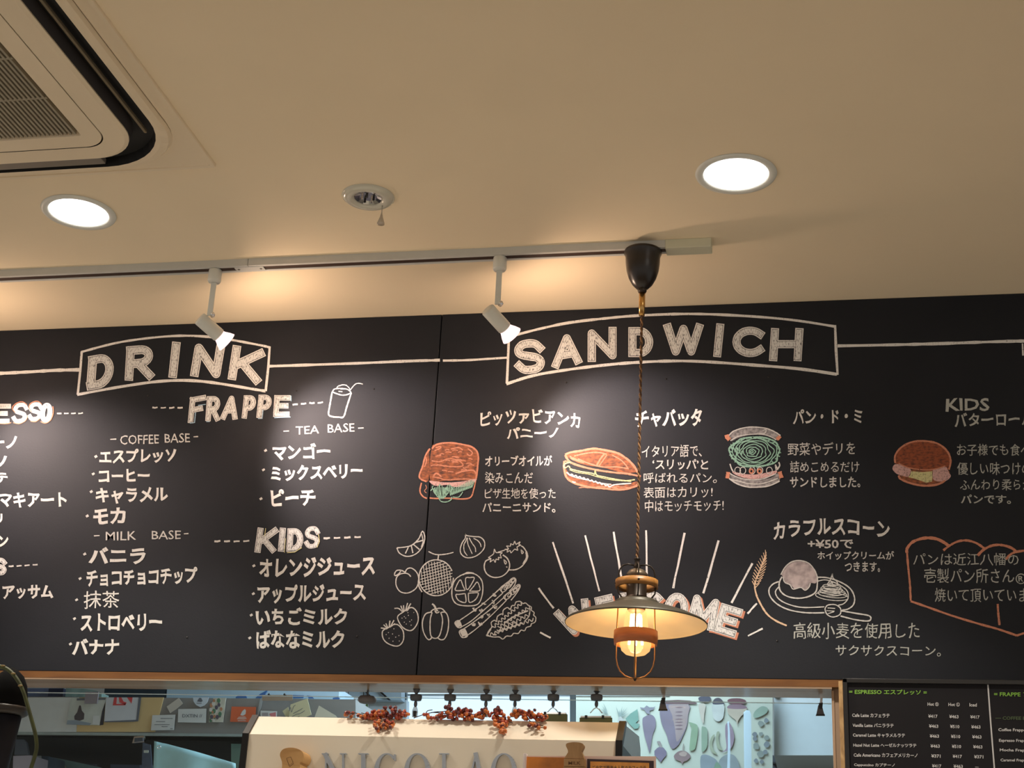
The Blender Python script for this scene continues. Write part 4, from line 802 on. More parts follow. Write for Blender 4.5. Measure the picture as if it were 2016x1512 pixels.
for k in range(4):
    a = A0_+k*PI/2-.12; pts = []
    for r, py in ((36, 1192), (36.5, 1215), (37.5, 1245), (38, 1270), (38, 1296), (35.5, 1310), (30, 1322), (20, 1331), (9, 1335), (1, 1336)):
        rr = sc(r, py); pts.append((PX+rr*math.cos(a), PY+rr*math.sin(a), zrow(py)))
    q = [Vector(p) for p in pts]; MB().tube(q, .0014, 8).build('cage_wire', mat('cage_copper', (.30, .15, .06), .35, metal=.7), t)  # coppery tint stands for the bulb's orange light on the wires
lat('finial', [(.5, 1333), (3, 1334), (3.4, 1337), (2, 1340), (.5, 1341)], M_BRONZE, 12)

# ------------------------------------------------------------------ counter and cream machine casing with raised letters
cn = thing('counter', 'wooden cafe counter under the cream casing', 'counter', (-.9, -.5, 0))
MB().box((-2.6, -1.65, 0), (.9, -.1, 1.01)).build('counter_body', wood('counter_wood', (.2, .11, .05), (.32, .2, .1), 6, (1, 1, 6)), cn)
MB().box((-2.62, -1.7, 1.01), (.92, -.08, 1.05), .003).build('worktop', mat('worktop_stone', (.86, .82, .75), .4, var=.03), cn)  # unseen top, deepened and paled to bounce light up to the ceiling
YF = -.45
pL = hy(478, 1447, YF); pR = hy(1218, 1457, YF); z1 = (pL.z+pR.z)/2
XL, XR = pL.x, hy(1226, 1457, YF).x
zp = z1+.040; yp = YF+.040; zr = zp+.012; yr = -.152
cs = thing('machine_casing', 'large cream sloped machine casing with black side trims and raised grey letters', 'coffee machine', ((XL+XR)/2, (YF+yr)/2, 1.05))
profc = [(YF, 1.05), (YF, z1), (yp, zp), (yr, zr), (yr+.006, 1.05)]
M_CAS = mat('casing_cream', (.78, .70, .57), .42, var=.015, scale=4)
MB().prism([(XL+.012, a, b) for a, b in profc], (XR-XL-.024, 0, 0)).build('casing_body', M_CAS, cs)
pe = [(YF-.003, 1.05), (YF-.003, z1+.0012), (yp-.001, zp+.003), (yp+.012, zp+.003), (yp+.012, zp-.006), (YF+.010, z1-.006), (YF+.010, 1.05)]
for x in (XL, XR-.0125): MB().prism([(x, a, b) for a, b in pe], (.0125, 0, 0)).build('black_edge_trim', mat('gloss_black', (.008, .007, .007), .35, spec=.3), cs)
M_BG = mat('side_panel_blue_grey', (.38, .52, .64), .35, var=.03, scale=5)
for x in (XL+.0035, XR-.0115): MB().prism([(x, a, b) for a, b in [(YF+.008, 1.05), (YF+.008, z1-.002), (yp+.010, zp-.002), (yr-.02, zr), (yr+.008, zr-.022), (yr+.008, 1.05)]], (.008, 0, 0)).build('side_panel', M_BG, cs)
MB().box((XR-.004, YF+.03, 1.05), (XR-.0025, yr, hy(1250, 1488, -.3).z)).build('dark_side_base', M_BLACK, cs)
# raised serif letters: only the tops show in the frame, built whole
LM = mat('letter_metal', (.42, .45, .50), .3, metal=.7, var=.05, scale=60)
def Lp(px, py): return hy(px, py, YF)
def serif(ch, x0, x1):
    yt, yb = 1484, 1556; h = yb-yt; w = x1-x0; mb = MB()
    cnt = [0]
    def q(poly):
        cnt[0] += 1; mb.prism([hy(x0+u*w, yb-v*h, YF-.0005) for u, v in poly], (0, -.007-.00002*(cnt[0] % 7), 0))
    def strokep(pl, ws):
        n = len(pl)
        for i in range(n-1):
            (xa, ya), (xb, yb_) = pl[i], pl[i+1]; dx, dy = (xb-xa)*w, (yb_-ya)*h; L = math.hypot(dx, dy) or 1
            wa, wb = (ws[i], ws[i+1]) if isinstance(ws, list) else (ws, ws)
            nx, ny = -dy/L/w, dx/L/h
            q([(xa+nx*wa/2, ya+ny*wa/2), (xb+nx*wb/2, yb_+ny*wb/2), (xb-nx*wb/2, yb_-ny*wb/2), (xa-nx*wa/2, ya-ny*wa/2)])
    if ch == 'N':
        strokep([(.16, 0), (.16, 1)], 3.2); strokep([(.86, 0), (.86, 1)], 3.6); strokep([(.10, 1), (.88, 0)], 8.5)
        for u in (.12, .86): strokep([(u-.13, .985), (u+.13, .985)], 2.2)
        strokep([(.03, .015), (.29, .015)], 2.2)
    if ch == 'I':
        strokep([(.5, 0), (.5, 1)], 8); strokep([(.02, .985), (.98, .985)], 2.2); strokep([(.02, .015), (.98, .015)], 2.2)
    if ch == 'L':
        strokep([(.25, 0), (.25, 1)], 7); strokep([(.0, .985), (.5, .985)], 2.2); strokep([(.0, .015), (.98, .015)], 2.2); strokep([(.97, .0), (.99, .25)], 2.5)
    if ch == 'A':
        strokep([(.1, 0), (.5, .98)], 3.2); strokep([(.48, 1.02), (.88, 0)], 8); strokep([(.25, .34), (.75, .34)], 2.6)
        for u in (.1, .88): strokep([(u-.14, .015), (u+.14, .015)], 2.2)
    if ch in 'OC':
        a0, a1 = (0, 360) if ch == 'O' else (48, 312)
        n = 36; pts = []; ws = []
        for i in range(n+1):
            a = math.radians(a0+(a1-a0)*i/n); pts.append((.5+.46*math.cos(a), .5+.485*math.sin(a))); ws.append(2.6+6.0*abs(math.cos(a))**1.5)
        strokep(pts, ws)
        if ch == 'C': strokep([(.84, .80), (.84, .97)], 3)
    o = mb.build('raised_letter', LM, cs); return o
for ch, a, b in (('N', 636, 684), ('I', 707, 727), ('C', 741, 786), ('O', 800, 846), ('L', 866, 904), ('A', 918, 958), ('O', 970, 1016)): serif(ch, a, b)

# wooden toast-shaped block and milk-can-shaped clip
M_BLK = wood('light_wood', (.42, .22, .07), (.62, .36, .14), 8, (1, 1, 6), .5)
t = thing('bread_block', 'thick light wood block shaped like a bread slice with engraved toast mark', 'wooden ornament', hy(580, 1530, YF-.02))
poly = catmull([(555, 1500), (551, 1486), (556, 1476), (568, 1472), (582, 1473), (594, 1479), (598, 1489), (594, 1500), (590, 1504), (590, 1540), (553, 1540), (555, 1515)], True, 4)
MB().prism([hy(x, y, YF-.045) for x, y in poly], (.0, .044, 0)).build('block', M_BLK, t)
eng = MB()
for pl in ([(564, 1493), (572, 1490), (577, 1501), (569, 1507), (564, 1493)], [(569, 1507), (570, 1509.5), (578, 1503)]): ribbon(eng, pl, 1.0, 0, place=lambda a, b, l: hy(a, b, YF-.0455))
eng.build('engraved_mark', mat('burnt_line', (.12, .05, .02), .7), t)
pf = thing('poster_frame', 'clear-edged menu poster with orange drink photo in front of the cream casing', 'poster', hy(1160, 1512, -.56) - Vector((0, 0, .8)))
YP = -.56
MB().prism([hy(x, y, YP) for x, y in ((1034, 1488), (1291, 1489), (1292, 1760), (1035, 1760))], (0, .006, 0)).build('frame_back', mat('pinkish_white', (.80, .58, .50), .3), pf)
MB().prism([hy(x, y, YP-.001) for x, y in ((1033, 1490), (1152, 1492), (1152, 1758), (1035, 1758))], (0, .0008, 0)).build('orange_photo', mat('orange_print', (.62, .20, .02), .35, var=.5, scale=14), pf)
MB().prism([hy(x, y, YP-.002) for x, y in ((1156, 1494), (1287, 1498), (1288, 1750), (1157, 1750))], (0, .0009, 0)).build('dark_border', mat('dark_brown_print', (.035, .015, .02), .35), pf)
MB().prism([hy(x, y, YP-.003) for x, y in ((1162, 1499), (1278, 1502), (1279, 1740), (1163, 1740))], (0, .0008, 0)).build('orange_sheet', mat('orange_print_b', (.66, .27, .05), .35, var=.25, scale=40), pf)
tb_ = MB(); text(tb_, 'ご自宅で簡単大人気のカフェラテ', 1166, 1272, 1507, 1517, 0, .01, wob=0, place=lambda a, b, l: hy(a, b, YP-.0036)); tb_.build('printed_text', M_BLACK, pf, fix=False)
MB().box(hy(1030, 1483, YP-.004), hy(1036, 1560, YP+.008), .0008).build('clear_edge', glassy('clear_acrylic_edge', (.95, .9, .9), .45, .2, .1, (.9, .85, .85)), pf)
t = thing('milk_can_clip', 'brown wooden milk-can-shaped piece lettered MILK in front of the poster', 'wooden ornament', hy(1131, 1530, YP-.01))
M_BLK2 = wood('mid_wood', (.30, .16, .06), (.46, .27, .12), 8, (5, 1, 1), .5)
pc_ = catmull([(1117, 1490), (1118, 1478), (1114, 1468), (1117, 1463), (1131, 1461), (1145, 1463), (1149, 1468), (1145, 1478), (1147, 1485), (1150, 1495)], False, 4)
MB().prism([hy(x, y, YP-.022) for x, y in [(1111, 1493)] + pc_[3:] + [(1150, 1494)]], (0, .018, 0)).build('can_neck', M_BLK2, t)
MB().prism([hy(x, y, YP-.024) for x, y in ((1110, 1493.5), (1151, 1494.5), (1151, 1509), (1110, 1508))], (0, .021, 0)).build('can_band', M_BLK2, t)
MB().prism([hy(x, y, YP-.022) for x, y in ((1109, 1509), (1151, 1510), (1154, 1560), (1107, 1560))], (0, .018, 0)).build('can_body', M_BLK2, t)
tb_ = MB(); text(tb_, 'MILK', 1119, 1143, 1499, 1505.5, 0, .02, wob=0, place=lambda a, b, l: hy(a, b, YP-.0243)); tb_.build('burnt_lettering', MATS['burnt_line'], t, fix=False)

# ------------------------------------------------------------------ berry sprigs lying on the casing
bmats = [mat('berry_red', (.34, .045, .018), .3, var=.35, scale=200, coat=.4), mat('berry_orange', (.52, .13, .02), .3, var=.3, scale=200, coat=.4), mat('berry_dark', (.10, .010, .013), .3, var=.2, scale=200, coat=.4)]
bme = []
for m in bmats:
    o = MB().sphere((0, 0, 0), 1, 10, 7, (1, 1, 1.12)).build('berry', m, None, origin=(0, 0, 0)); bme.append(o.data); bpy.data.objects.remove(o)
M_TWIG = mat('twig', (.05, .022, .012), .7)
def on_case(px, py):
    """a point just proud of the casing's top edge or sloping face, seen at this pixel"""
    for k in range(60):
        y = YF-.02+k*.002; p = hy(px, py, y)
        if y < yp and p.z < z1+(y-YF): return hy(px, py, y-.011)
        if y >= yp: break
    return hy(px, py, yp-.004)
def sprig(label, clusters, twigs):
    xs = [c[0] for c in clusters]; c0 = on_case(sum(xs)/len(xs), 1418)
    t = thing('berry_sprig', label, 'berry sprig', c0, 'artificial red berry sprigs along the top of the casing')
    tw = MB()
    for tl in twigs: tw.tube([on_case(*p)+Vector((0, -.002, 0)) for p in catmull(tl, sub=3)], .0009, 5)
    lv = tw.build('twig', M_TWIG, t)
    for cx, cy, rx, ry, n in clusters:
        for i in range(int(n*1.35)):
            a = random.uniform(0, 2*PI); q = math.sqrt(random.random()); px, py = cx+rx*q*math.cos(a), cy+ry*q*math.sin(a)
            p = on_case(px, py)+Vector((0, random.uniform(-.010, .003), 0)); r = px2m(random.uniform(2.9, 4.3), p)
            w = random.random(); k = 2 if py < 1400 or w < .14 else (1 if w > .62 or py > 1425 else 0)
            o = bpy.data.objects.new('berry', bme[k]); COL.objects.link(o); o.parent = t; o.location = p-c0; o.scale = (r, r, r)
            o.rotation_euler = (random.uniform(-1, 1), random.uniform(-1, 1), 0)
sprig('red berry sprig at the left end, its berries hanging over the casing front', [(692, 1407, 16, 4, 8), (722, 1410, 18, 6, 14), (748, 1408, 22, 10, 26), (768, 1402, 12, 12, 16), (793, 1409, 14, 9, 18), (778, 1396, 5, 5, 5), (752, 1425, 16, 9, 16), (745, 1436, 8, 5, 5), (771, 1428, 6, 8, 7)],
      [[(680, 1410), (700, 1404), (730, 1412), (760, 1410), (800, 1412)], [(745, 1412), (750, 1425), (745, 1438)], [(765, 1412), (770, 1425), (771, 1437)], [(712, 1404), (738, 1410)], [(770, 1410), (778, 1395)]])
sprig('thin dark twig sprig with few berries left of the middle', [(840, 1411, 6, 4, 4), (860, 1412, 14, 4, 9), (884, 1395, 6, 6, 6), (880, 1408, 12, 6, 10)],
      [[(815, 1414), (835, 1407), (858, 1402), (880, 1400), (890, 1392)], [(838, 1407), (842, 1400), (852, 1398)], [(850, 1403), (870, 1404), (886, 1408)], [(838, 1408), (840, 1413)]])
sprig('dense red berry sprig in the middle of the casing', [(905, 1410, 22, 8, 26), (930, 1412, 20, 6, 20), (915, 1402, 10, 6, 8), (950, 1408, 14, 8, 14), (902, 1398, 4, 4, 3), (928, 1401, 3, 3, 2), (955, 1398, 5, 4, 4), (978, 1408, 14, 8, 18), (982, 1399, 6, 5, 5), (985, 1425, 12, 9, 20), (990, 1440, 6, 7, 10), (996, 1415, 10, 8, 10)],
      [[(880, 1414), (910, 1408), (950, 1406), (985, 1404)], [(980, 1410), (986, 1425), (990, 1444)], [(900, 1408), (905, 1396)], [(925, 1408), (928, 1400)], [(985, 1412), (1000, 1420), (1010, 1424)]])
sprig('red berry sprig at the right end by the olive clipboard', [(1022, 1407, 14, 7, 16), (1040, 1410, 14, 7, 18), (1060, 1412, 14, 6, 14), (1026, 1400, 4, 4, 3), (1048, 1402, 8, 5, 6), (1070, 1414, 8, 5, 6), (1048, 1428, 8, 3, 5), (1060, 1432, 5, 3, 4), (1073, 1433, 2, 2, 1)],
      [[(1005, 1412), (1030, 1408), (1060, 1410), (1080, 1414)], [(1040, 1415), (1050, 1427), (1062, 1432), (1074, 1433)], [(1050, 1426), (1062, 1427), (1070, 1430)]])

# ------------------------------------------------------------------ acrylic screen and clips in the pass-through
YA = .096
za = hy(1000, 1376, YA).z
gl_ = thing('acrylic_screen', 'large clear acrylic screen hanging in the pass-through under the wooden lintel', 'screen', (-1.3, YA, OZ0+.01))
MB().box((OX0+.02, YA, OZ0+.01), (OX1-.002, YA+.003, za)).build('acrylic_sheet', glassy('acrylic', (.96, .99, 1.0), .006, .004, .04), gl_)
MB().box((OX0+.02, YA-.0002, za-.0012), (OX1-.002, YA+.0032, za+.0005)).build('polished_edge', glassy('acrylic_edge', (.8, .9, .9), .55, .1, .1, (.85, .9, .9)), gl_)
M_DISK = mat('hook_grey', (.09, .09, .10), .5, var=.1, scale=80)
yh = .045
def hook(px, label, clip=True):
    top = Vector((hy(px, 1360, yh).x, yh, OZ1-.004)); x = top.x
    t = thing('ceiling_hook', label, 'hook', top, 'round grey magnetic hooks hanging under the lintel'); zz = lambda py: hy(px, py, yh).z
    sp = lambda r: px2m(r, top)
    MB().lathe([(1e-4, OZ1-.004), (sp(7), OZ1-.0042), (sp(6), zz(1361)), (sp(2.5), zz(1366)), (sp(2.5), zz(1369))], (x, yh, 0), n=16).build('mount', M_DISK, t)
    MB().lathe([(1e-4, zz(1368)), (sp(11), zz(1368)), (sp(11.8), zz(1370)), (sp(11.8), zz(1375)), (sp(10.5), zz(1379)), (1e-4, zz(1379))], (x, yh, 0), n=28).build('disc', M_DISK, t)
    MB().lathe([(sp(1.5), zz(1379)), (sp(3.4), zz(1383)), (sp(3.6), zz(1388)), (sp(2), zz(1392))], (x, yh, 0), n=12).build('swivel', M_DISK, t)
    if clip:
        MB().prism([(x+sp(a), yh-.003, zz(b)) for a, b in ((-3, 1392), (3, 1392), (5.5, 1400), (5, 1412), (-5, 1412), (-5.5, 1400))], (0, .006, 0)).build('clear_clip', M_CLR, t)
        MB().prism([(x+sp(a), yh-.0035, zz(b)) for a, b in ((-3.5, 1400), (3.5, 1400), (2.5, 1411), (-2.5, 1411))], (0, .007, 0)).build('clip_spring', M_BLACK, t)
    else:
        MB().tube([(x-sp(12), yh, zz(1404)), (x-sp(5), yh, zz(1396)), (x, yh, zz(1393)), (x+sp(5), yh, zz(1396)), (x+sp(12), yh, zz(1404))], .0012, 6).build('wire_handle', M_CHROME, t)
for i, (px, w) in enumerate(((820, 'leftmost'), (887, 'second from left'), (958, 'third from left'), (1015, 'fourth from left'))): hook(px, 'round grey hook with clear clip, %s of the row' % w)
hook(1090, 'round grey hook holding the left olive clipboard', False); hook(1175, 'round grey hook holding the right olive clipboard', False)
t = thing('round_fitting', 'flattened grey round fitting hanging by the small white sign', 'ceiling fitting', hy(723, 1377, .07))
c = hy(723, 1377.5, .07); MB().lathe([(1e-4, .0075), (.017, .0072), (.0208, .003), (.0208, -.003), (.017, -.0072), (1e-4, -.0075)], c, n=32).build('fitting_body', mat('warm_grey_fitting', (.13, .11, .11), .5), t)
MB().box((c.x-.002, .068, c.z+.007), (c.x+.002, .072, OZ1-.004)).build('fitting_stem', M_DISK, t)
M_OL = mat('olive_board', (.15, .15, .06), .6, var=.1)
for (x0, x1, y0, y1, lb) in ((1062, 1117, 1406, 1440, 'olive clipboard hanging above the right end of the berries'), (1141, 1205, 1413, 1440, 'olive clipboard hanging left of the vegetable poster')):
    t = thing('clipboard', lb, 'clipboard', hy((x0+x1)/2, y1, yh))
    slab('backing', rect(x0, y0, x1, y1), yh, .004, M_OL, t)
    slab('metal_bar', rect(x0+2, y0-3.5, x1-2, y0-.5), yh-.003, .004, M_CHROME, t)
    for u in (.2, .72): MB().box(hy(x0+(x1-x0)*u-2.5, y0-5, yh-.005), hy(x0+(x1-x0)*u+2.5, y0+2, yh-.001)).build('clip_post', M_BLACK, t)
for px, py, lb in ((1304, 1386, 'black bulldog clip on the acrylic edge over the vegetable poster'), (1614, 1396, 'black bulldog clip on the acrylic edge near the right jamb')):
    t = thing('bulldog_clip', lb, 'clip', hy(px, py+8, YA-.003), 'bulldog clips on the acrylic edge')
    slab('jaw', [(px-3, py-8), (px+4, py-8), (px+9, py+11), (px-7, py+11)], YA-.006, .005, mat('smoked_plastic', (.10, .09, .10), .3), t)
    slab('jaw_lip', [(px-7, py+10), (px+10, py+10), (px+10, py+13), (px-8, py+13)], YA-.008, .004, M_BLACK, t)
    slab('lever', [(px-2, py-12), (px+6, py-13), (px+5, py-1), (px-1, py-1)], YA-.010, .003, M_BLACK, t)
    slab('lever', [(px+1, py-25), (px+6, py-25), (px+5, py-12), (px, py-12)], YA-.006, .002, M_CHROME, t)

# ------------------------------------------------------------------ kitchen behind the pass-through
YK = 1.2
# bright window and pale walls
M_WIN = mat('window_daylight', (.7, .8, .9), .4, emit=(.58, .74, .88), estr=1.1)
wn = thing('window_1', None, None, hy(960, 1500, 2.05)); wn['kind'] = 'structure'
slab('window_pane', rect(800, 1340, 1122, 1600), 2.06, .01, M_WIN, wn)
M_WF = mat('window_frame_grey', (.13, .17, .19), .5)
for r in (rect(790, 1330, 800, 1600), rect(1122, 1330, 1134, 1600)): slab('window_frame', r, 2.04, .03, M_WF, wn)
slab('window_bar', rect(800, 1366, 1122, 1369), 2.03, .02, mat('window_rail', (.3, .38, .42), .5), wn)
slab('roof_beam', rect(590, 1330, 790, 1378), 1.95, .05, mat('pale_blue_beam', (.42, .55, .66), .5, var=.03), None, label='pale blue beam crossing above the small white sign', cat='beam')
slab('partition', rect(660, 1378, 800, 1520), 2.0, .04, mat('partition_pale', (.60, .68, .74), .5, var=.03), None, label='pale grey-blue partition left of the bright window', cat='partition')
for i, pl in enumerate(([(714, 1358), (718, 1358), (737, 1377), (733, 1377)], [(742, 1358), (747, 1358), (769, 1378), (764, 1378)])): slab('cable', pl, 1.93, .01, M_BLACK, None, label=('thin black cable slanting beside the grey fitting', 'thin black cable slanting left of the window frame')[i], cat='cable')
_oh = slab('blue_bag', rect(329, 1355, 668, 1374), 1.1, .15, mat('pale_blue_plastic', (.36, .50, .60), .4, var=.06, scale=8), None, label='pale blue plastic wrap lying on top of the hood', cat='plastic wrap'); HOODTOP = globals().get('HOODTOP', []) + [_oh]
for i, pl in enumerate(([(464, 1372), (472, 1368), (484, 1369), (486, 1374), (464, 1374)], [(503, 1374), (512, 1366), (527, 1358), (520, 1370), (512, 1374)], [(575, 1368), (598, 1369), (597, 1374), (577, 1374)], [(604, 1369), (613, 1370), (618, 1375), (608, 1375)], [(655, 1374), (664, 1372), (669, 1374), (658, 1387), (656, 1384)])):
    slab('blue_tape', pl, 1.09 if i < 4 else .9, .004, mat('blue_print', (.05, .13, .32), .5), None, label='dark blue tape strip, %s from the left above the hood' % ('first', 'second', 'third', 'fourth', 'fifth')[i], cat='tape')
_oh = slab('dark_box', rect(206, 1355, 326, 1374), 1.1, .15, mat('dark_navy_box', (.02, .035, .05), .5, var=.1), None, label='dark navy box on top of the hood above the red poster', cat='box'); HOODTOP = globals().get('HOODTOP', []) + [_oh]
_oh = slab('teal_cloth', [(130, 1355), (165, 1356), (190, 1360), (200, 1364), (203, 1374), (130, 1374)], 1.05, .08, mat('teal_cloth', (.25, .38, .36), .7, var=.2), None, label='crumpled teal cloth on the hood beside the dark box', cat='cloth'); HOODTOP = globals().get('HOODTOP', []) + [_oh]
_oh = slab('navy_box', rect(96, 1355, 125, 1374), 1.1, .1, mat('navy', (.02, .03, .07), .5), None, label='small navy box on the hood left of the teal cloth', cat='box'); HOODTOP = globals().get('HOODTOP', []) + [_oh]
_oh = slab('blue_tray', rect(45, 1355, 96, 1374), 1.12, .1, mat('tray_blue', (.14, .19, .33), .5, var=.1), None, label='blue tray on the hood behind the green vine', cat='tray'); HOODTOP = globals().get('HOODTOP', []) + [_oh]
# stainless hood with sheets
YH = .75
hd = thing('kitchen_hood', 'brushed steel kitchen hood covered with pinned cards and sheets', 'hood', hy(340, 1443, YH))
slab('hood_front', [(-150, 1369.5), (700, 1377), (700, 1447), (-150, 1439)], YH, .55, mat('brushed_steel', (.26, .26, .26), .42, metal=.15, var=.06, scale=8, stretch=(1, 1, 6)), hd)
slab('hood_lip', [(-150, 1439), (700, 1447), (700, 1452), (-150, 1444)], YH-.006, .012, mat('lip_steel', (.30, .36, .36), .4, var=.1), hd)
zu = hy(0, 1445.4, YH).z; MB().box((hy(-140, 1441, YH).x, YH+.007, zu-.006), (hy(690, 1441, YH).x, YH+.54, zu+.008)).build('hood_underside', mat('hood_filter_dark', (.010, .009, .009), .8, spec=.1), hd)  # near-black plate added to make the hood's underside dark
slab('warm_panel', [(110, 1373), (322, 1373), (305, 1441), (110, 1441)], YH-.003, .003, mat('yellowed_panel', (.62, .47, .24), .4, var=.12, scale=5), hd)  # tan sheet painted in for warm light reflected on the steel
ZH = hy(275, 1373.2, YH).z+.003
def on_hood(o):
    m = o.data; zo = WL[o].z; mz = (min(v.co.z for v in m.vertices)+max(v.co.z for v in m.vertices))/2
    for v in m.vertices:
        if v.co.z < mz: v.co.z = ZH+.0005-zo
def card(poly, m, label, cat='card', name='card', y=YH-.006, marks=(), grp=None):
    t = slab(name, poly, y, .0015, m, None, label=label, cat=cat, group=grp)
    for nm, pl, mm in marks: slab(nm, pl, y-.0006, .0005, mm, t)
    return t
for o_ in HOODTOP: on_hood(o_)
M_PAPER = mat('paper_white', (.60, .64, .66), .7, var=.03); M_PAPY = mat('note_yellow', (.55, .52, .34), .7, var=.03); M_INK = mat('ink_grey', (.12, .14, .18), .7)
M_RED = mat('print_red', (.60, .07, .08), .6); M_ORC = mat('card_orange', (.62, .13, .05), .6)
card([(30, 1373), (155, 1373), (150, 1441), (20, 1441)], M_PAPER, 'large plain pale sheet on the hood beside the green vine', 'sheet', 'paper_sheet', YH-.005)
p = card([(140, 1374), (208, 1376), (199, 1428), (131, 1426)], mat('photo_pale', (.52, .57, .55), .6, var=.15, scale=20), 'printed photo of a dark bottle clipped to the hood', 'photo print', 'photo_print', YH-.009,
    marks=(('bottle_print', [(156, 1389), (159, 1389), (161, 1399), (166, 1405), (165, 1416), (157, 1419), (147, 1417), (146, 1410), (152, 1402)], mat('bottle_dark', (.07, .06, .07), .6)), ('dark_bar', [(151, 1375), (208, 1374), (207, 1377.5), (151, 1379)], M_INK), ('shade_strip', [(207, 1383), (203, 1427), (196, 1428), (201, 1400)], mat('print_dark', (.03, .03, .04), .6)),
           ('tag_print', [(183, 1409), (195, 1409), (196, 1427), (182, 1426)], M_PAPER), ('table_print', [(133, 1418), (150, 1418), (180, 1424), (176, 1428), (131, 1426)], mat('print_blue', (.25, .31, .38), .6))))
slab('clip_plate', [(168, 1362), (194, 1362), (191, 1385), (166, 1385)], YH-.016, .004, mat('mauve_metal', (.26, .24, .28), .4), p)
card([(209, 1373), (276, 1373), (270, 1418), (262, 1420), (205, 1421)], mat('bag_white', (.55, .60, .68), .6, var=.03), 'white bag with red lettering hanging on the hood', 'bag', 'paper_bag', YH-.010,
     marks=(('red_letter', [(225, 1373), (230, 1373), (229, 1386), (248, 1385), (246, 1388.5), (222, 1388.5)], M_RED), ('red_letter', [(234, 1373), (239, 1373), (243, 1381), (249, 1383), (247, 1388), (235, 1383)], M_RED), ('red_letter', [(250, 1373), (261, 1373), (259, 1385), (255, 1380)], M_RED), ('dark_seam', [(273, 1373), (278, 1373), (272, 1420), (262, 1421), (205, 1422), (206, 1420), (268, 1417)], M_INK)))
card([(328, 1391), (352, 1374), (360, 1385), (347, 1396), (335, 1404)], mat('torn_beige', (.52, .50, .46), .7), 'small torn beige label stuck slantwise on the hood', 'label')
card([(300, 1408), (345, 1407), (342, 1437), (297, 1438)], M_PAPER, 'white handwritten card low on the hood beside the yellowed panel', 'card', marks=tuple(('writing', rect(a, b, a+c_, b+.9), M_INK) for a, b, c_ in ((316, 1414, 24), (307, 1420, 18), (304, 1426, 30), (318, 1430, 12), (335, 1434, 5))))  # the yellowed panel is the tan sheet painted in for warm reflected light
t = card([(351, 1396), (406, 1395), (405, 1423), (350, 1422)], M_PAPER, 'white card with printed letters in the middle of the hood')
tb_ = MB(); text(tb_, 'DXTIN //', 359, 398, 1406, 1412.5, 0, .01, wob=0, place=lambda a, b, l: hy(a, b, YH-.0068)); tb_.build('card_text', M_INK, t, fix=False)
card([(380, 1373), (411, 1373), (408, 1383), (402, 1389), (394, 1392), (386, 1388), (381, 1381)], mat('sticker_blue_white', (.55, .64, .75), .6), 'round white sticker with a grey ship mark at the hood top', 'sticker', marks=(('ship_mark', [(388, 1381), (392, 1374), (396, 1374), (399, 1380), (396, 1382)], M_INK), ('ship_mark', rect(387, 1384, 397, 1385), M_INK)))
t = card([(420, 1374), (445, 1374), (439, 1422), (411, 1422)], mat('floral_base', (.55, .55, .48), .7, var=.2, scale=60), 'tall narrow floral print card on the hood', 'card')
fm = [mat('floral_green', (.08, .20, .12), .7), mat('floral_rust', (.45, .22, .12), .7), mat('floral_white', (.62, .60, .58), .7), mat('floral_dark', (.10, .09, .13), .7)]
for i in range(26):
    v = random.random(); x = 424+random.uniform(-6, 16)-v*8; y = 1376+v*43; r = random.uniform(1.6, 3.4); MB().prism([hy(x+r*math.cos(a)*1.1, y+r*math.sin(a)*1.5, YH-.0068-i*.00002) for a in (0, .9, 1.7, 2.6, 3.6, 4.4, 5.4)], (0, .0004, 0)).build('printed_flower', fm[i % 4], t)
t = card([(456, 1391), (504, 1392), (502, 1422), (453, 1421)], M_ORC, 'orange-red card with white bird emblem on the hood')
slab('emblem', [(473, 1408), (477, 1400), (482, 1396), (484, 1399), (483, 1406), (478, 1409)], YH-.0068, .0005, M_PAPER, t); slab('emblem', [(466, 1416), (470, 1411), (482, 1410), (486, 1415), (480, 1417)], YH-.0068, .0005, mat('pinkish_print', (.6, .35, .3), .6), t)
slab('emblem', rect(468, 1418.4, 484, 1419.4), YH-.0068, .0005, M_PAPER, t)
card([(513, 1399), (545, 1400), (544, 1430), (512, 1430)], M_PAPER, 'small white and pink card above the casing left end', 'card', marks=(('pink_patch', [(530, 1405), (543, 1402), (543, 1412), (534, 1412)], mat('print_pink', (.62, .22, .25), .6)), ('grey_patch', rect(516, 1403, 528, 1410), mat('print_grey', (.35, .33, .36), .6))))
t = card([(572, 1387), (605, 1375), (613, 1407), (590, 1418), (567, 1424)], M_PAPY, 'yellow sticky note with handwriting tilted on the hood', 'note', y=YH-.02)
tb_ = MB()
for pl in ([(567+2, 1400), (572, 1393), (574, 1402), (578, 1391), (582, 1388)], [(577, 1405), (586, 1400), (592, 1397), (596, 1394)], [(575, 1411), (584, 1406), (590, 1405), (600, 1399)], [(580, 1415), (590, 1410)]): ribbon(tb_, catmull(pl), .9, 0, place=lambda a, b, l: hy(a, b, YH-.0212))
tb_.build('handwriting', M_INK, t, fix=False)
card([(628, 1389), (660, 1408), (670, 1420), (616, 1420)], mat('cream_card', (.58, .56, .46), .7), 'cream card leaning beside the yellow note above the casing', y=YH-.02)
card([(556, 1400), (567, 1392), (572, 1408), (563, 1412)], M_PAPY, 'small yellow note corner left of the sticky note', 'note', y=YH-.012)
t = card(rect(516, 1368, 576, 1379.5), M_CHROME, 'steel document clip bar on the hood edge', 'clip', 'document_clip', YH-.03)
for x in (530, 561): MB().lathe([(1e-4, .004), (.0035, .003), (.0035, 0)], hy(x, 1368, YH-.03), (0, -1, 0), 12).build('clip_knob', M_BLACK, t)
card([(502, 1420), (505, 1414), (512, 1376), (517, 1376), (514, 1392)], mat('tape_pale', (.35, .37, .38), .4), 'strip of pale tape right of the orange card', 'tape')
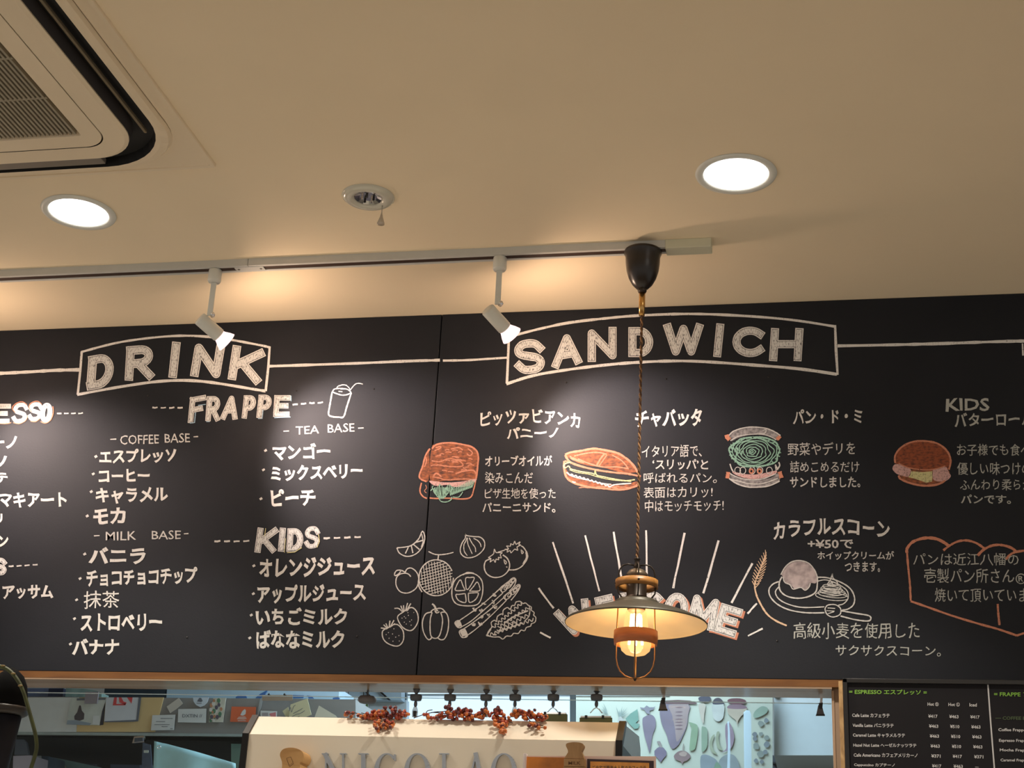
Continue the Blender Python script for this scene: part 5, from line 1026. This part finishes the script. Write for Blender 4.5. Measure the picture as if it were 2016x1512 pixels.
# NICO sign; window light is put in as a faint glow of its white
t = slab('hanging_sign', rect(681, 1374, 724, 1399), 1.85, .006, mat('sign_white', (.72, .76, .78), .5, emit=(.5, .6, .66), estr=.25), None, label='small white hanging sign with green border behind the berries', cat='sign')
for px_ in (685, 715):
    a_ = hy(px_, 1375, 1.853); MB().box((a_.x-.001, 1.852, a_.z), (a_.x+.001, 1.854, 2.75)).build('hanging_wire', M_BLACK, t)
slab('green_border', rect(680, 1397.5, 724, 1400), 1.84, .004, mat('sign_green', (.08, .13, .03), .5), t); slab('green_border', rect(720.5, 1385, 724, 1399), 1.84, .004, MATS['sign_green'], t)
tb_ = MB(); text(tb_, 'NICOLAO', 681, 719, 1376, 1382, 0, .0, wob=0, place=lambda a, b, l: hy(a, b, 1.838)); text(tb_, 'PANE CAFFE', 689, 713, 1387, 1388.6, 0, 0, wob=0, place=lambda a, b, l: hy(a, b, 1.838)); tb_.build('sign_text', M_INK, t, fix=False)
# dark kitchen below the hood
dk = thing('dark_cabinet', 'dark tall kitchen cabinet below the hood', 'cabinet', hy(150, 1560, 1.5))
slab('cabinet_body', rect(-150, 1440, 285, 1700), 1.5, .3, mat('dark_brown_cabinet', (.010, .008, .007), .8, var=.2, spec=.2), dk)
slab('cabinet_door', [(140, 1450), (188, 1450), (180, 1700), (130, 1700)], 1.48, .02, mat('cab_door_grey', (.028, .030, .042), .6, spec=.2), dk)
slab('cabinet_door', [(216, 1450), (275, 1450), (276, 1700), (222, 1700)], 1.48, .02, mat('cab_door_blue', (.035, .048, .08), .6, spec=.2), dk)
slab('cabinet_handle', rect(182, 1484, 220, 1487), 1.47, .01, mat('handle_dark', (.10, .09, .08), .4), dk)
slab('frosted_panel', [(32, 1446), (40, 1448), (52, 1462), (56, 1486), (28, 1486)], .8, .01, mat('grey_blue_panel', (.08, .10, .14), .5), None, label='dark grey curved panel behind the black canister', cat='panel')
slab('white_box', [(26, 1488), (62, 1487), (56, 1560), (24, 1560)], .8, .1, mat('box_lilac', (.42, .40, .50), .5), None, label='pale lilac box at the bottom left behind the vine', cat='box')
slab('appliance', [(70, 1488), (96, 1489), (98, 1560), (68, 1560)], .9, .1, mat('appliance_navy', (.06, .10, .16), .4, var=.3, scale=30), None, label='navy and white appliance right of the vine', cat='appliance')
slab('white_label', [(69, 1488), (81, 1488), (81, 1504), (69, 1505)], .895, .002, M_PAPER, None, label='white label on the navy appliance', cat='label')
slab('teal_tray', [(97, 1490), (125, 1495), (195, 1510), (195, 1560), (97, 1560)], 1.05, .05, mat('teal_tray', (.14, .26, .27), .5, var=.15, scale=20), None, label='dull teal tray sloping at the bottom left', cat='tray')
slab('beige_patch', [(110, 1512), (118, 1506), (126, 1505), (130, 1512)], 1.04, .004, mat('beige_print', (.55, .5, .4), .6), None, label='small beige food piece on the teal tray', cat='food')
g = thing('wall_shelf', 'pale green glass shelf behind the hanging blue apron', 'shelf', hy(380, 1450, 1.1))
slab('shelf_glass', rect(285, 1444, 470, 1452), 1.1, .2, mat('shelf_green', (.28, .42, .38), .4, var=.1), g)
slab('shelf_back', rect(285, 1450, 480, 1620), 1.35, .02, mat('shelf_back_green', (.17, .26, .24), .5, var=.35, scale=14), g)
slab('dark_niche', [(405, 1450), (455, 1451), (452, 1474), (436, 1479), (420, 1478), (408, 1464)], 1.34, .01, mat('niche_dark', (.05, .07, .06), .5), g)
slab('pitcher', [(360, 1462), (373, 1461), (379, 1478), (376, 1490), (356, 1484)], 1.2, .05, mat('dark_blue_jug', (.05, .09, .14), .4), None, label='dark blue pitcher behind the blue apron top', cat='pitcher')
slab('glass_jar', [(332, 1452), (350, 1452), (354, 1474), (336, 1474)], 1.22, .05, mat('jar_blue', (.09, .16, .24), .3), None, label='bluish glass jar on the shelf left of the pitcher', cat='jar')
# hanging blue apron as a draped sheet
ap = MB(); n1, n2 = 22, 14; vs = []
for j in range(n2+1):
    for i in range(n1+1):
        u, v = i/n1, j/n2; xt = 304+u*160; yt = 1459+(u**1.1)*44 if u > .1 else 1459+u*40
        x = xt + v*(-6+u*8); y = yt+v*(1640-yt); fold = .012*math.sin(u*9+v*2.4)*min(1, v*3+.15)
        vs.append(hy(x, y, .62+fold))
fs = [(j*(n1+1)+i, j*(n1+1)+i+1, (j+1)*(n1+1)+i+1, (j+1)*(n1+1)+i) for j in range(n2) for i in range(n1)]
ap.add(vs, fs, True); t = thing('apron', 'light blue cloth apron with grommet hanging behind the casing', 'apron', hy(380, 1640, .62))
a_ = ap.build('cloth', mat('apron_blue', (.36, .62, .68), .8, var=.04), t, fix=False); md = a_.modifiers.new('s', 'SOLIDIFY'); md.thickness = .002
gp = hy(313, 1471, .612); g = MB(); g.tube([(gp.x+.0045*math.cos(a), gp.y, gp.z+.0045*math.sin(a)) for a in [k*PI/8 for k in range(16)]], .0012, 6, closed=True); g.build('grommet', M_CHROME, t)
t = thing('wall_clamp', 'chrome clamp with hanging black strap left of the apron', 'clamp', hy(275, 1465, .7))
slab('clamp_face', [(264, 1450), (283, 1448), (284, 1461), (260, 1463)], .7, .01, M_CHROME, t); slab('clamp_core', [(265, 1453), (281, 1452), (281, 1459), (264, 1461)], .695, .006, mat('clamp_dark', (.06, .07, .09), .3), t)
slab('strap', [(281, 1462), (296, 1466), (300, 1520), (292, 1620), (276, 1620), (280, 1480)], .69, .004, mat('strap_blue_black', (.05, .07, .11), .5, var=.3, scale=60), t)
slab('strap_label', rect(283, 1477, 292, 1482), .688, .002, mat('label_green_white', (.45, .5, .45), .6), t)
slab('green_partition', rect(455, 1452, 475, 1640), .8, .05, mat('green_panel', (.20, .33, .28), .5), None, label='muted green panel against the left edge of the casing', cat='panel')

# vegetable poster
VT = lambda x, y: (1300+x/5.305, 1330+y/5.305)
WT = lambda x, y: (1180+x/8.4, 1340+y/8.4)
vp = thing('vegetable_poster', 'large pale poster printed with root vegetables and pods', 'poster', hy(1330, 1600, YK))
slab('poster_sheet', rect(1134, 1345, 1521, 1600), YK, .003, mat('poster_paper', (.34, .38, .335), .6, var=.03, scale=6), vp)
slab('poster_strip', rect(1134, 1345, 1318, 1371), YK-.002, .002, mat('poster_band', (.15, .18, .18), .6, var=.1), vp)
_vl = [0]
def veg(T, poly, col, label=None, smooth=True):
    q = [T(*p) for p in poly]; q = catmull(q, True, 3) if smooth else q; _vl[0] += 1
    col = tuple(c*.62 for c in col); nm = 'print_%d_%d_%d' % tuple(int(c*199) for c in col)
    o = slab('printed_vegetable', q, YK-.0032-.00003*_vl[0], .00003, mat(nm, col, .6, var=.12, scale=25), vp)
    if label: o['label'] = label
PU = (.20, .17, .24); PB = (.25, .17, .18); GNN = (.24, .36, .24)
veg(WT, [(710, 650), (760, 590), (850, 560), (920, 620), (930, 760), (880, 900), (850, 1100), (828, 1190), (790, 1060), (740, 880)], PU, 'printed purple carrot')
veg(WT, [(780, 540), (740, 480), (690, 470), (670, 440), (740, 450), (780, 410), (830, 440), (900, 440), (930, 420), (890, 480), (830, 500), (840, 560)], (.22, .22, .28), 'printed carrot leaves', False)
veg(WT, [(1000, 400), (1040, 380), (1475, 390), (1470, 560), (1450, 740), (1390, 900), (1310, 1060), (1210, 1130), (1150, 1030), (1110, 890), (1040, 740), (1000, 560)], PU, 'printed big beetroot')
veg(WT, [(1150, 400), (1470, 395), (1465, 560), (1440, 740), (1380, 880), (1280, 1010), (1250, 800), (1200, 560)], (.33, .26, .27), 'printed lit side of the big beetroot')
for yy in (445, 520, 580, 640, 690, 740, 800): veg(WT, [(1250, yy), (1320, yy-14), (1380, yy-4), (1330, yy+12)], (.18, .12, .15))
veg(WT, [(1030, 330), (1300, 318), (1500, 330), (1620, 370), (1600, 388), (1040, 384)], (.13, .07, .08), 'printed dark red beetroot crown', False)
veg(WT, [(910, 1160), (960, 1110), (1010, 1090), (1060, 1110), (1110, 1170), (1110, 1230), (1050, 1300), (1015, 1350), (970, 1290), (910, 1230)], (.19, .16, .25), 'printed purple onion', False)
veg(WT, [(1000, 1100), (985, 1060), (950, 1010), (1000, 1000), (1025, 1050), (1030, 1100)], (.30, .27, .27), None)
veg(WT, [(1230, 1250), (1290, 1180), (1370, 1155), (1450, 1180), (1510, 1250), (1450, 1320), (1395, 1340), (1370, 1380), (1340, 1335), (1270, 1310)], PB, 'printed brown turnip')
veg(WT, [(1320, 1200), (1400, 1170), (1450, 1200), (1420, 1250), (1340, 1240)], (.42, .33, .30))
veg(WT, [(1370, 1155), (1385, 1050), (1400, 1050), (1395, 1155)], (.32, .30, .27))
veg(WT, [(430, 630), (520, 540), (630, 470), (640, 560), (650, 650), (600, 700), (670, 720), (640, 790), (580, 800), (500, 720)], (.16, .32, .27), 'printed green leaf', False)
for k in range(20):
    a = -1.35+k*.14 + random.uniform(-.05, .05); L = random.uniform(120, 230); bx, by = (330, 620) if k > 7 else (140, 560)
    veg(WT, [(bx, by), (bx+L*.5*math.sin(a)-5, by-L*.5*math.cos(a)), (bx+L*math.sin(a)*1.1, by-L*math.cos(a)), (bx+L*.5*math.sin(a)+9, by-L*.5*math.cos(a))], (.24, .32, .31), None, False)
veg(WT, [(320, 620), (350, 590), (390, 630), (410, 690), (350, 720), (300, 690)], (.45, .47, .46))
veg(WT, [(1480, 690), (1540, 700), (1620, 740), (1630, 860), (1610, 1000), (1580, 1130), (1500, 1160), (1490, 1100), (1510, 900), (1520, 780)], GNN, 'printed green pea pod')
veg(WT, [(1690, 790), (1720, 760), (1780, 800), (1790, 1000), (1770, 1120), (1700, 1180), (1690, 1100)], (.25, .36, .27), 'printed slim green pod')
veg(WT, [(1880, 900), (1840, 960), (1820, 1080), (1870, 1190), (1950, 1220), (1930, 1190), (1880, 1120), (1870, 1020), (1910, 900)], (.33, .38, .28), 'printed curved bean')
veg(VT, [(590, 590), (580, 680), (600, 760), (650, 780), (620, 720), (610, 640), (620, 590)], (.33, .38, .28), 'printed second curved bean')
veg(VT, [(545, 300), (660, 300), (665, 390), (650, 450), (605, 480), (560, 450), (545, 390)], (.52, .56, .55), 'printed white eggplant')
veg(VT, [(550, 300), (560, 250), (600, 232), (635, 245), (665, 285), (660, 298)], (.05, .05, .08), 'printed dark eggplant cap')
veg(VT, [(400, 230), (450, 215), (510, 218), (530, 245), (500, 275), (440, 280), (405, 260)], (.05, .06, .10), 'printed dark radish top')
veg(VT, [(400, 300), (470, 300), (460, 400), (450, 500), (430, 460), (410, 380)], (.52, .48, .42), 'printed pale radish root')
veg(VT, [(700, 345), (720, 310), (870, 310), (905, 345), (880, 390), (840, 430), (810, 480), (805, 530), (790, 470), (740, 430), (705, 390)], (.50, .44, .36), 'printed round turnip')
veg(VT, [(700, 340), (720, 308), (790, 300), (870, 308), (905, 342), (800, 350)], (.24, .15, .20), 'printed purple turnip shoulder')
veg(VT, [(700, 262), (740, 240), (830, 238), (895, 262), (870, 298), (740, 298)], (.13, .05, .07), 'printed dark red turnip crown')
veg(VT, [(680, 520), (720, 490), (755, 560), (772, 650), (750, 740), (710, 780), (640, 800), (690, 760), (680, 640)], (.30, .23, .31), 'printed violet eggplant')
veg(VT, [(970, 420), (990, 370), (1060, 320), (1120, 340), (1110, 390), (1040, 430), (990, 442)], (.28, .40, .33), 'printed green okra')
for cx, cy, r in ((1050, 500, 28), (1105, 470, 24), (985, 615, 26), (1050, 610, 22), (1110, 650, 26), (990, 660, 24), (1000, 740, 34), (1110, 720, 30), (1050, 820, 34), (1100, 800, 24), (1000, 890, 24), (1060, 900, 20)):
    veg(VT, [(cx+r*math.cos(a)*random.uniform(.8, 1.2), cy+r*math.sin(a)*random.uniform(.8, 1.2)) for a in [q*PI/4 for q in range(8)]], random.choice(((.22, .27, .31), (.26, .32, .31), (.20, .24, .28))), 'printed small blue-grey bean')
veg(VT, [(420, 850), (470, 825), (540, 850), (600, 900), (620, 1000), (440, 1000)], (.25, .31, .36), 'printed blue-grey squash')
veg(VT, [(610, 900), (660, 840), (740, 820), (800, 870), (820, 1000), (620, 1000)], (.27, .33, .36), 'printed second blue-grey squash')
veg(VT, [(560, 960), (590, 900), (640, 960), (640, 1000), (560, 1000)], (.20, .33, .24), 'printed green stalk')
# glare on the acrylic: two translucent sheets added as bright streaks before the poster
t = thing('plastic_strip', 'wide clear plastic strip catching bluish light over the poster right half', 'plastic strip', hy(1471, 1600, .5))  # added sheet standing for a wide glare streak
MB().prism([hy(x, y, .5) for x, y in [(1464, 1402), (1470, 1398), (1476, 1399), (1479, 1406), (1480, 1600), (1466, 1600)]], (0, .002, 0)).build('strip', glassy('strip_plastic', (.9, .95, 1), .62, .2, .15, (.80, .92, 1.0)), t)  # strip_plastic is the translucent material of the glare streaks
t = thing('plastic_strip', 'narrow clear plastic strip left of the wide one over the poster', 'plastic strip', hy(1434, 1600, .5))  # added sheet standing for a narrow glare streak
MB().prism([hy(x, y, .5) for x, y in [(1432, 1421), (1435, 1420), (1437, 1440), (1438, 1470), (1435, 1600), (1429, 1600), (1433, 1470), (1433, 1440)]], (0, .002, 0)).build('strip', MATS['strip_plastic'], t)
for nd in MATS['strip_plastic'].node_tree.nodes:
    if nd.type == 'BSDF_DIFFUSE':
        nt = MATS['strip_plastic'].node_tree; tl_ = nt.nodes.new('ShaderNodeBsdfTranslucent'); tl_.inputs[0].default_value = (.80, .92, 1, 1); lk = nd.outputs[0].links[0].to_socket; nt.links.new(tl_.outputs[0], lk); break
# right white panel with dark shelving under
t = thing('white_cabinet', 'pale blue-white cabinet front right of the vegetable poster', 'cabinet', hy(1580, 1487, 1.25))
slab('cabinet_front', rect(1524, 1371.5, 1700, 1487), 1.25, .3, mat('cabinet_white', (.52, .62, .68), .4, var=.02), t)
slab('cabinet_top', rect(1533, 1340, 1700, 1371), 1.3, .2, mat('cabinet_top_blue', (.22, .28, .36), .5, var=.05), t)
slab('dark_post', rect(1523, 1340, 1533, 1371), 1.24, .02, M_BLACK, t)
t = thing('dark_shelf', 'dark shelving under the pale cabinet at the right jamb', 'shelf', hy(1580, 1560, 1.3))
slab('shelf_back', rect(1521, 1487, 1700, 1640), 1.6, .02, mat('shelf_dark', (.03, .035, .045), .5, var=.3, scale=12), t)
for r in (rect(1521, 1500, 1700, 1503), rect(1594, 1487, 1599, 1640)): slab('shelf_bar', r, 1.58, .02, M_BLACK, t)

# ------------------------------------------------------------------ framed drinks menu, right
YM = -.05
mb_ = thing('menu_board', 'black framed drinks menu board hanging right of the pass-through', 'menu board', hy(1820, 1700, YM))
M_MENU = mat('menu_face', (.014, .013, .015), .75, var=.1, scale=5, spec=.15)
tl = hy(1668, 1345, YM); x0, ztop = tl.x, tl.z; x1 = x0+.75; zb = ztop-1.0
MB().box((x0, YM, zb), (x1, YM+.02, ztop)).build('menu_face', M_MENU, mb_)
fw = .009
MB().box((x0-fw, YM-.006, zb-fw), (x0, YM+.024, ztop+fw), .001).box((x0-fw, YM-.006, ztop), (x1+fw, YM+.024, ztop+fw), .001).box((x1, YM-.006, zb-fw), (x1+fw, YM+.024, ztop+fw), .001).build('frame', M_BLACK, mb_)
MB().box((x0-fw-.0085, YM+.004, zb-fw), (x0-fw-.0005, YM+.028, ztop+fw-.004)).build('wood_backing', wood('rough_wood', (.35, .20, .08), (.62, .40, .18), 60, (1, 1, .5), .7), mb_)
MB().box((x0-.05, YM+.026, ztop-.2), (x1, -.0005, ztop-.24)).build('hanging_batten', M_BLACK, mb_)
mp = lambda a, b, l=0: hy(a, b, YM-.0006-.0001*l)
Nt = lambda x, y: (1640+x/5.362, 1320+y/5.362)
def mtext(rows, m, label):
    for s_, xa, xb, yt, yb, rise in rows:
        mb = MB(); A = Nt(xa, yt); B = Nt(xb, yb); text(mb, s_, A[0], B[0], A[1], B[1], rise/5.362, .022, wob=0, place=mp)
        setp(mb.build('printed_text', m, mb_, fix=False), label=label)
M_LIME = mat('menu_green', (.20, .42, .05), .6); M_MW = mat('menu_white', (.55, .54, .54), .6); M_LIMD = mat('menu_green_dim', (.06, .09, .04), .6)
mtext([('= ESPRESSO エスプレッソ =', 170, 990, 196, 250, -8), ('= FRAPPE フラッペ =', 1700, 2330, 225, 275, -8)], M_LIME, 'green printed menu headings')
mtext([('Hot Ⓢ', 998, 1115, 334, 374, -3), ('Hot Ⓛ', 1218, 1338, 338, 378, -2), ('Iced', 1440, 1518, 344, 380, -2)], M_MW, 'white printed column headings for hot and iced')
rows = []
for i, (nm, xe_, pr) in enumerate((('Cafe Latte カフェラテ', 598, ('¥417', '¥463', '¥417')), ('Vanilla Latte バニララテ', 640, ('¥463', '¥510', '¥463')), ('Caramel Latte キャラメルラテ', 760, ('¥463', '¥510', '¥463')), ('Hazel Nut Latte ヘーゼルナッツラテ', 880, ('¥463', '¥510', '¥463')), ('Cafe Americano カフェアメリカーノ', 892, ('¥371', '¥417', '¥371')), ('Cappuccino カプチーノ', 652, ('¥417', '¥463', '―')))):
    y = 450+i*105; x = 202+i*4
    rows.append((nm, x, xe_, y, y+42, -6))
    for j, p_ in enumerate(pr):
        a = 1005+j*222+i*(8+j); rows.append((p_, a, a+(98 if p_ != '―' else 40), y+14+j*4 if p_ != '―' else y+42, y+50+j*4 if p_ != '―' else y+47, -2))
mtext(rows, M_MW, 'white printed list of coffees and yen prices')
mtext([('― COFFEE BASE ―', 1715, 2200, 484, 520, -4)], M_LIMD, 'dim green printed subheading COFFEE BASE')
mtext([('Coffee Frappe コーヒー', 1745, 2250, 606, 650, -5), ('Espresso Frappe エスプレッソ', 1752, 2350, 716, 762, -5), ('Mocha Frappe モカ', 1760, 2200, 820, 862, -5), ('Caramel Frappe キャラメル', 1768, 2300, 926, 968, -5), ('Vanilla Frappe バニラ', 1776, 2250, 1032, 1074, -5)], M_MW, 'white printed list of frappes')
rb = MB(); ribbon(rb, [Nt(1635, 148), Nt(1665, 560), Nt(1703, 1029), Nt(1790, 2050)], 2.8, 0, place=mp, jit=0); setp(rb.build('divider_line', M_MW, mb_, fix=False), label='white printed divider line')

# ------------------------------------------------------------------ dark canister and vine at the left edge
YL = -.7
cx_ = hy(2, 1450, YL)
t = thing('dark_canister', 'dark tall canister with rounded black cap at the left frame edge', 'canister', (cx_.x, YL, 1.05))
s_ = lambda r: px2m(r, cx_); zl = lambda py: hy(0, py, YL).z
M_CAN = mat('canister_grey', (.012, .012, .017), .6, metal=0, spec=.2, var=.2)
MB().lathe([(1e-4, 1.05), (s_(20), 1.05), (s_(24), zl(1512)), (s_(33), zl(1410)), (1e-4, zl(1408))], (cx_.x, YL, 0), n=32).build('body', M_CAN, t)
MB().lathe([(1e-4, zl(1408)), (s_(38), zl(1408)), (s_(44), zl(1404)), (s_(44), zl(1394)), (s_(40), zl(1390)), (1e-4, zl(1388))], (cx_.x, YL, 0), n=32).build('flange', mat('flange_brown', (.03, .024, .02), .4, metal=.3), t)
MB().lathe([(s_(39), zl(1390)), (s_(39), zl(1372)), (s_(34), zl(1348)), (s_(25), zl(1330)), (s_(12), zl(1319)), (1e-4, zl(1313))], (cx_.x, YL, 0), n=32).build('cap', mat('cap_black', (.004, .004, .004), .9, spec=.1), t)
t = thing('green_vine', 'thick yellow-green plant stem arching over the black canister', 'plant', hy(72, 1512, YL-.05))
vv = catmull([(-40, 1302), (0, 1312), (18, 1320), (34, 1338), (46, 1362), (55, 1392), (63, 1420), (70, 1448), (72, 1472), (67, 1494), (60, 1516), (50, 1560)], sub=4)
MB().tube([hy(x, y, YL-.05) for x, y in vv], [.0036]*len(vv), 8).build('stem', mat('vine_green', (.045, .055, .012), .6, var=.3, scale=60), t)
for x, y in ((6, 1311), (26, 1326), (40, 1350)):
    c = hy(x, y, YL-.052); MB().sphere(c, .003, 8, 6, (1.6, 1, .7)).build('leaf_bud', mat('bud_brown', (.22, .15, .05), .6), t)
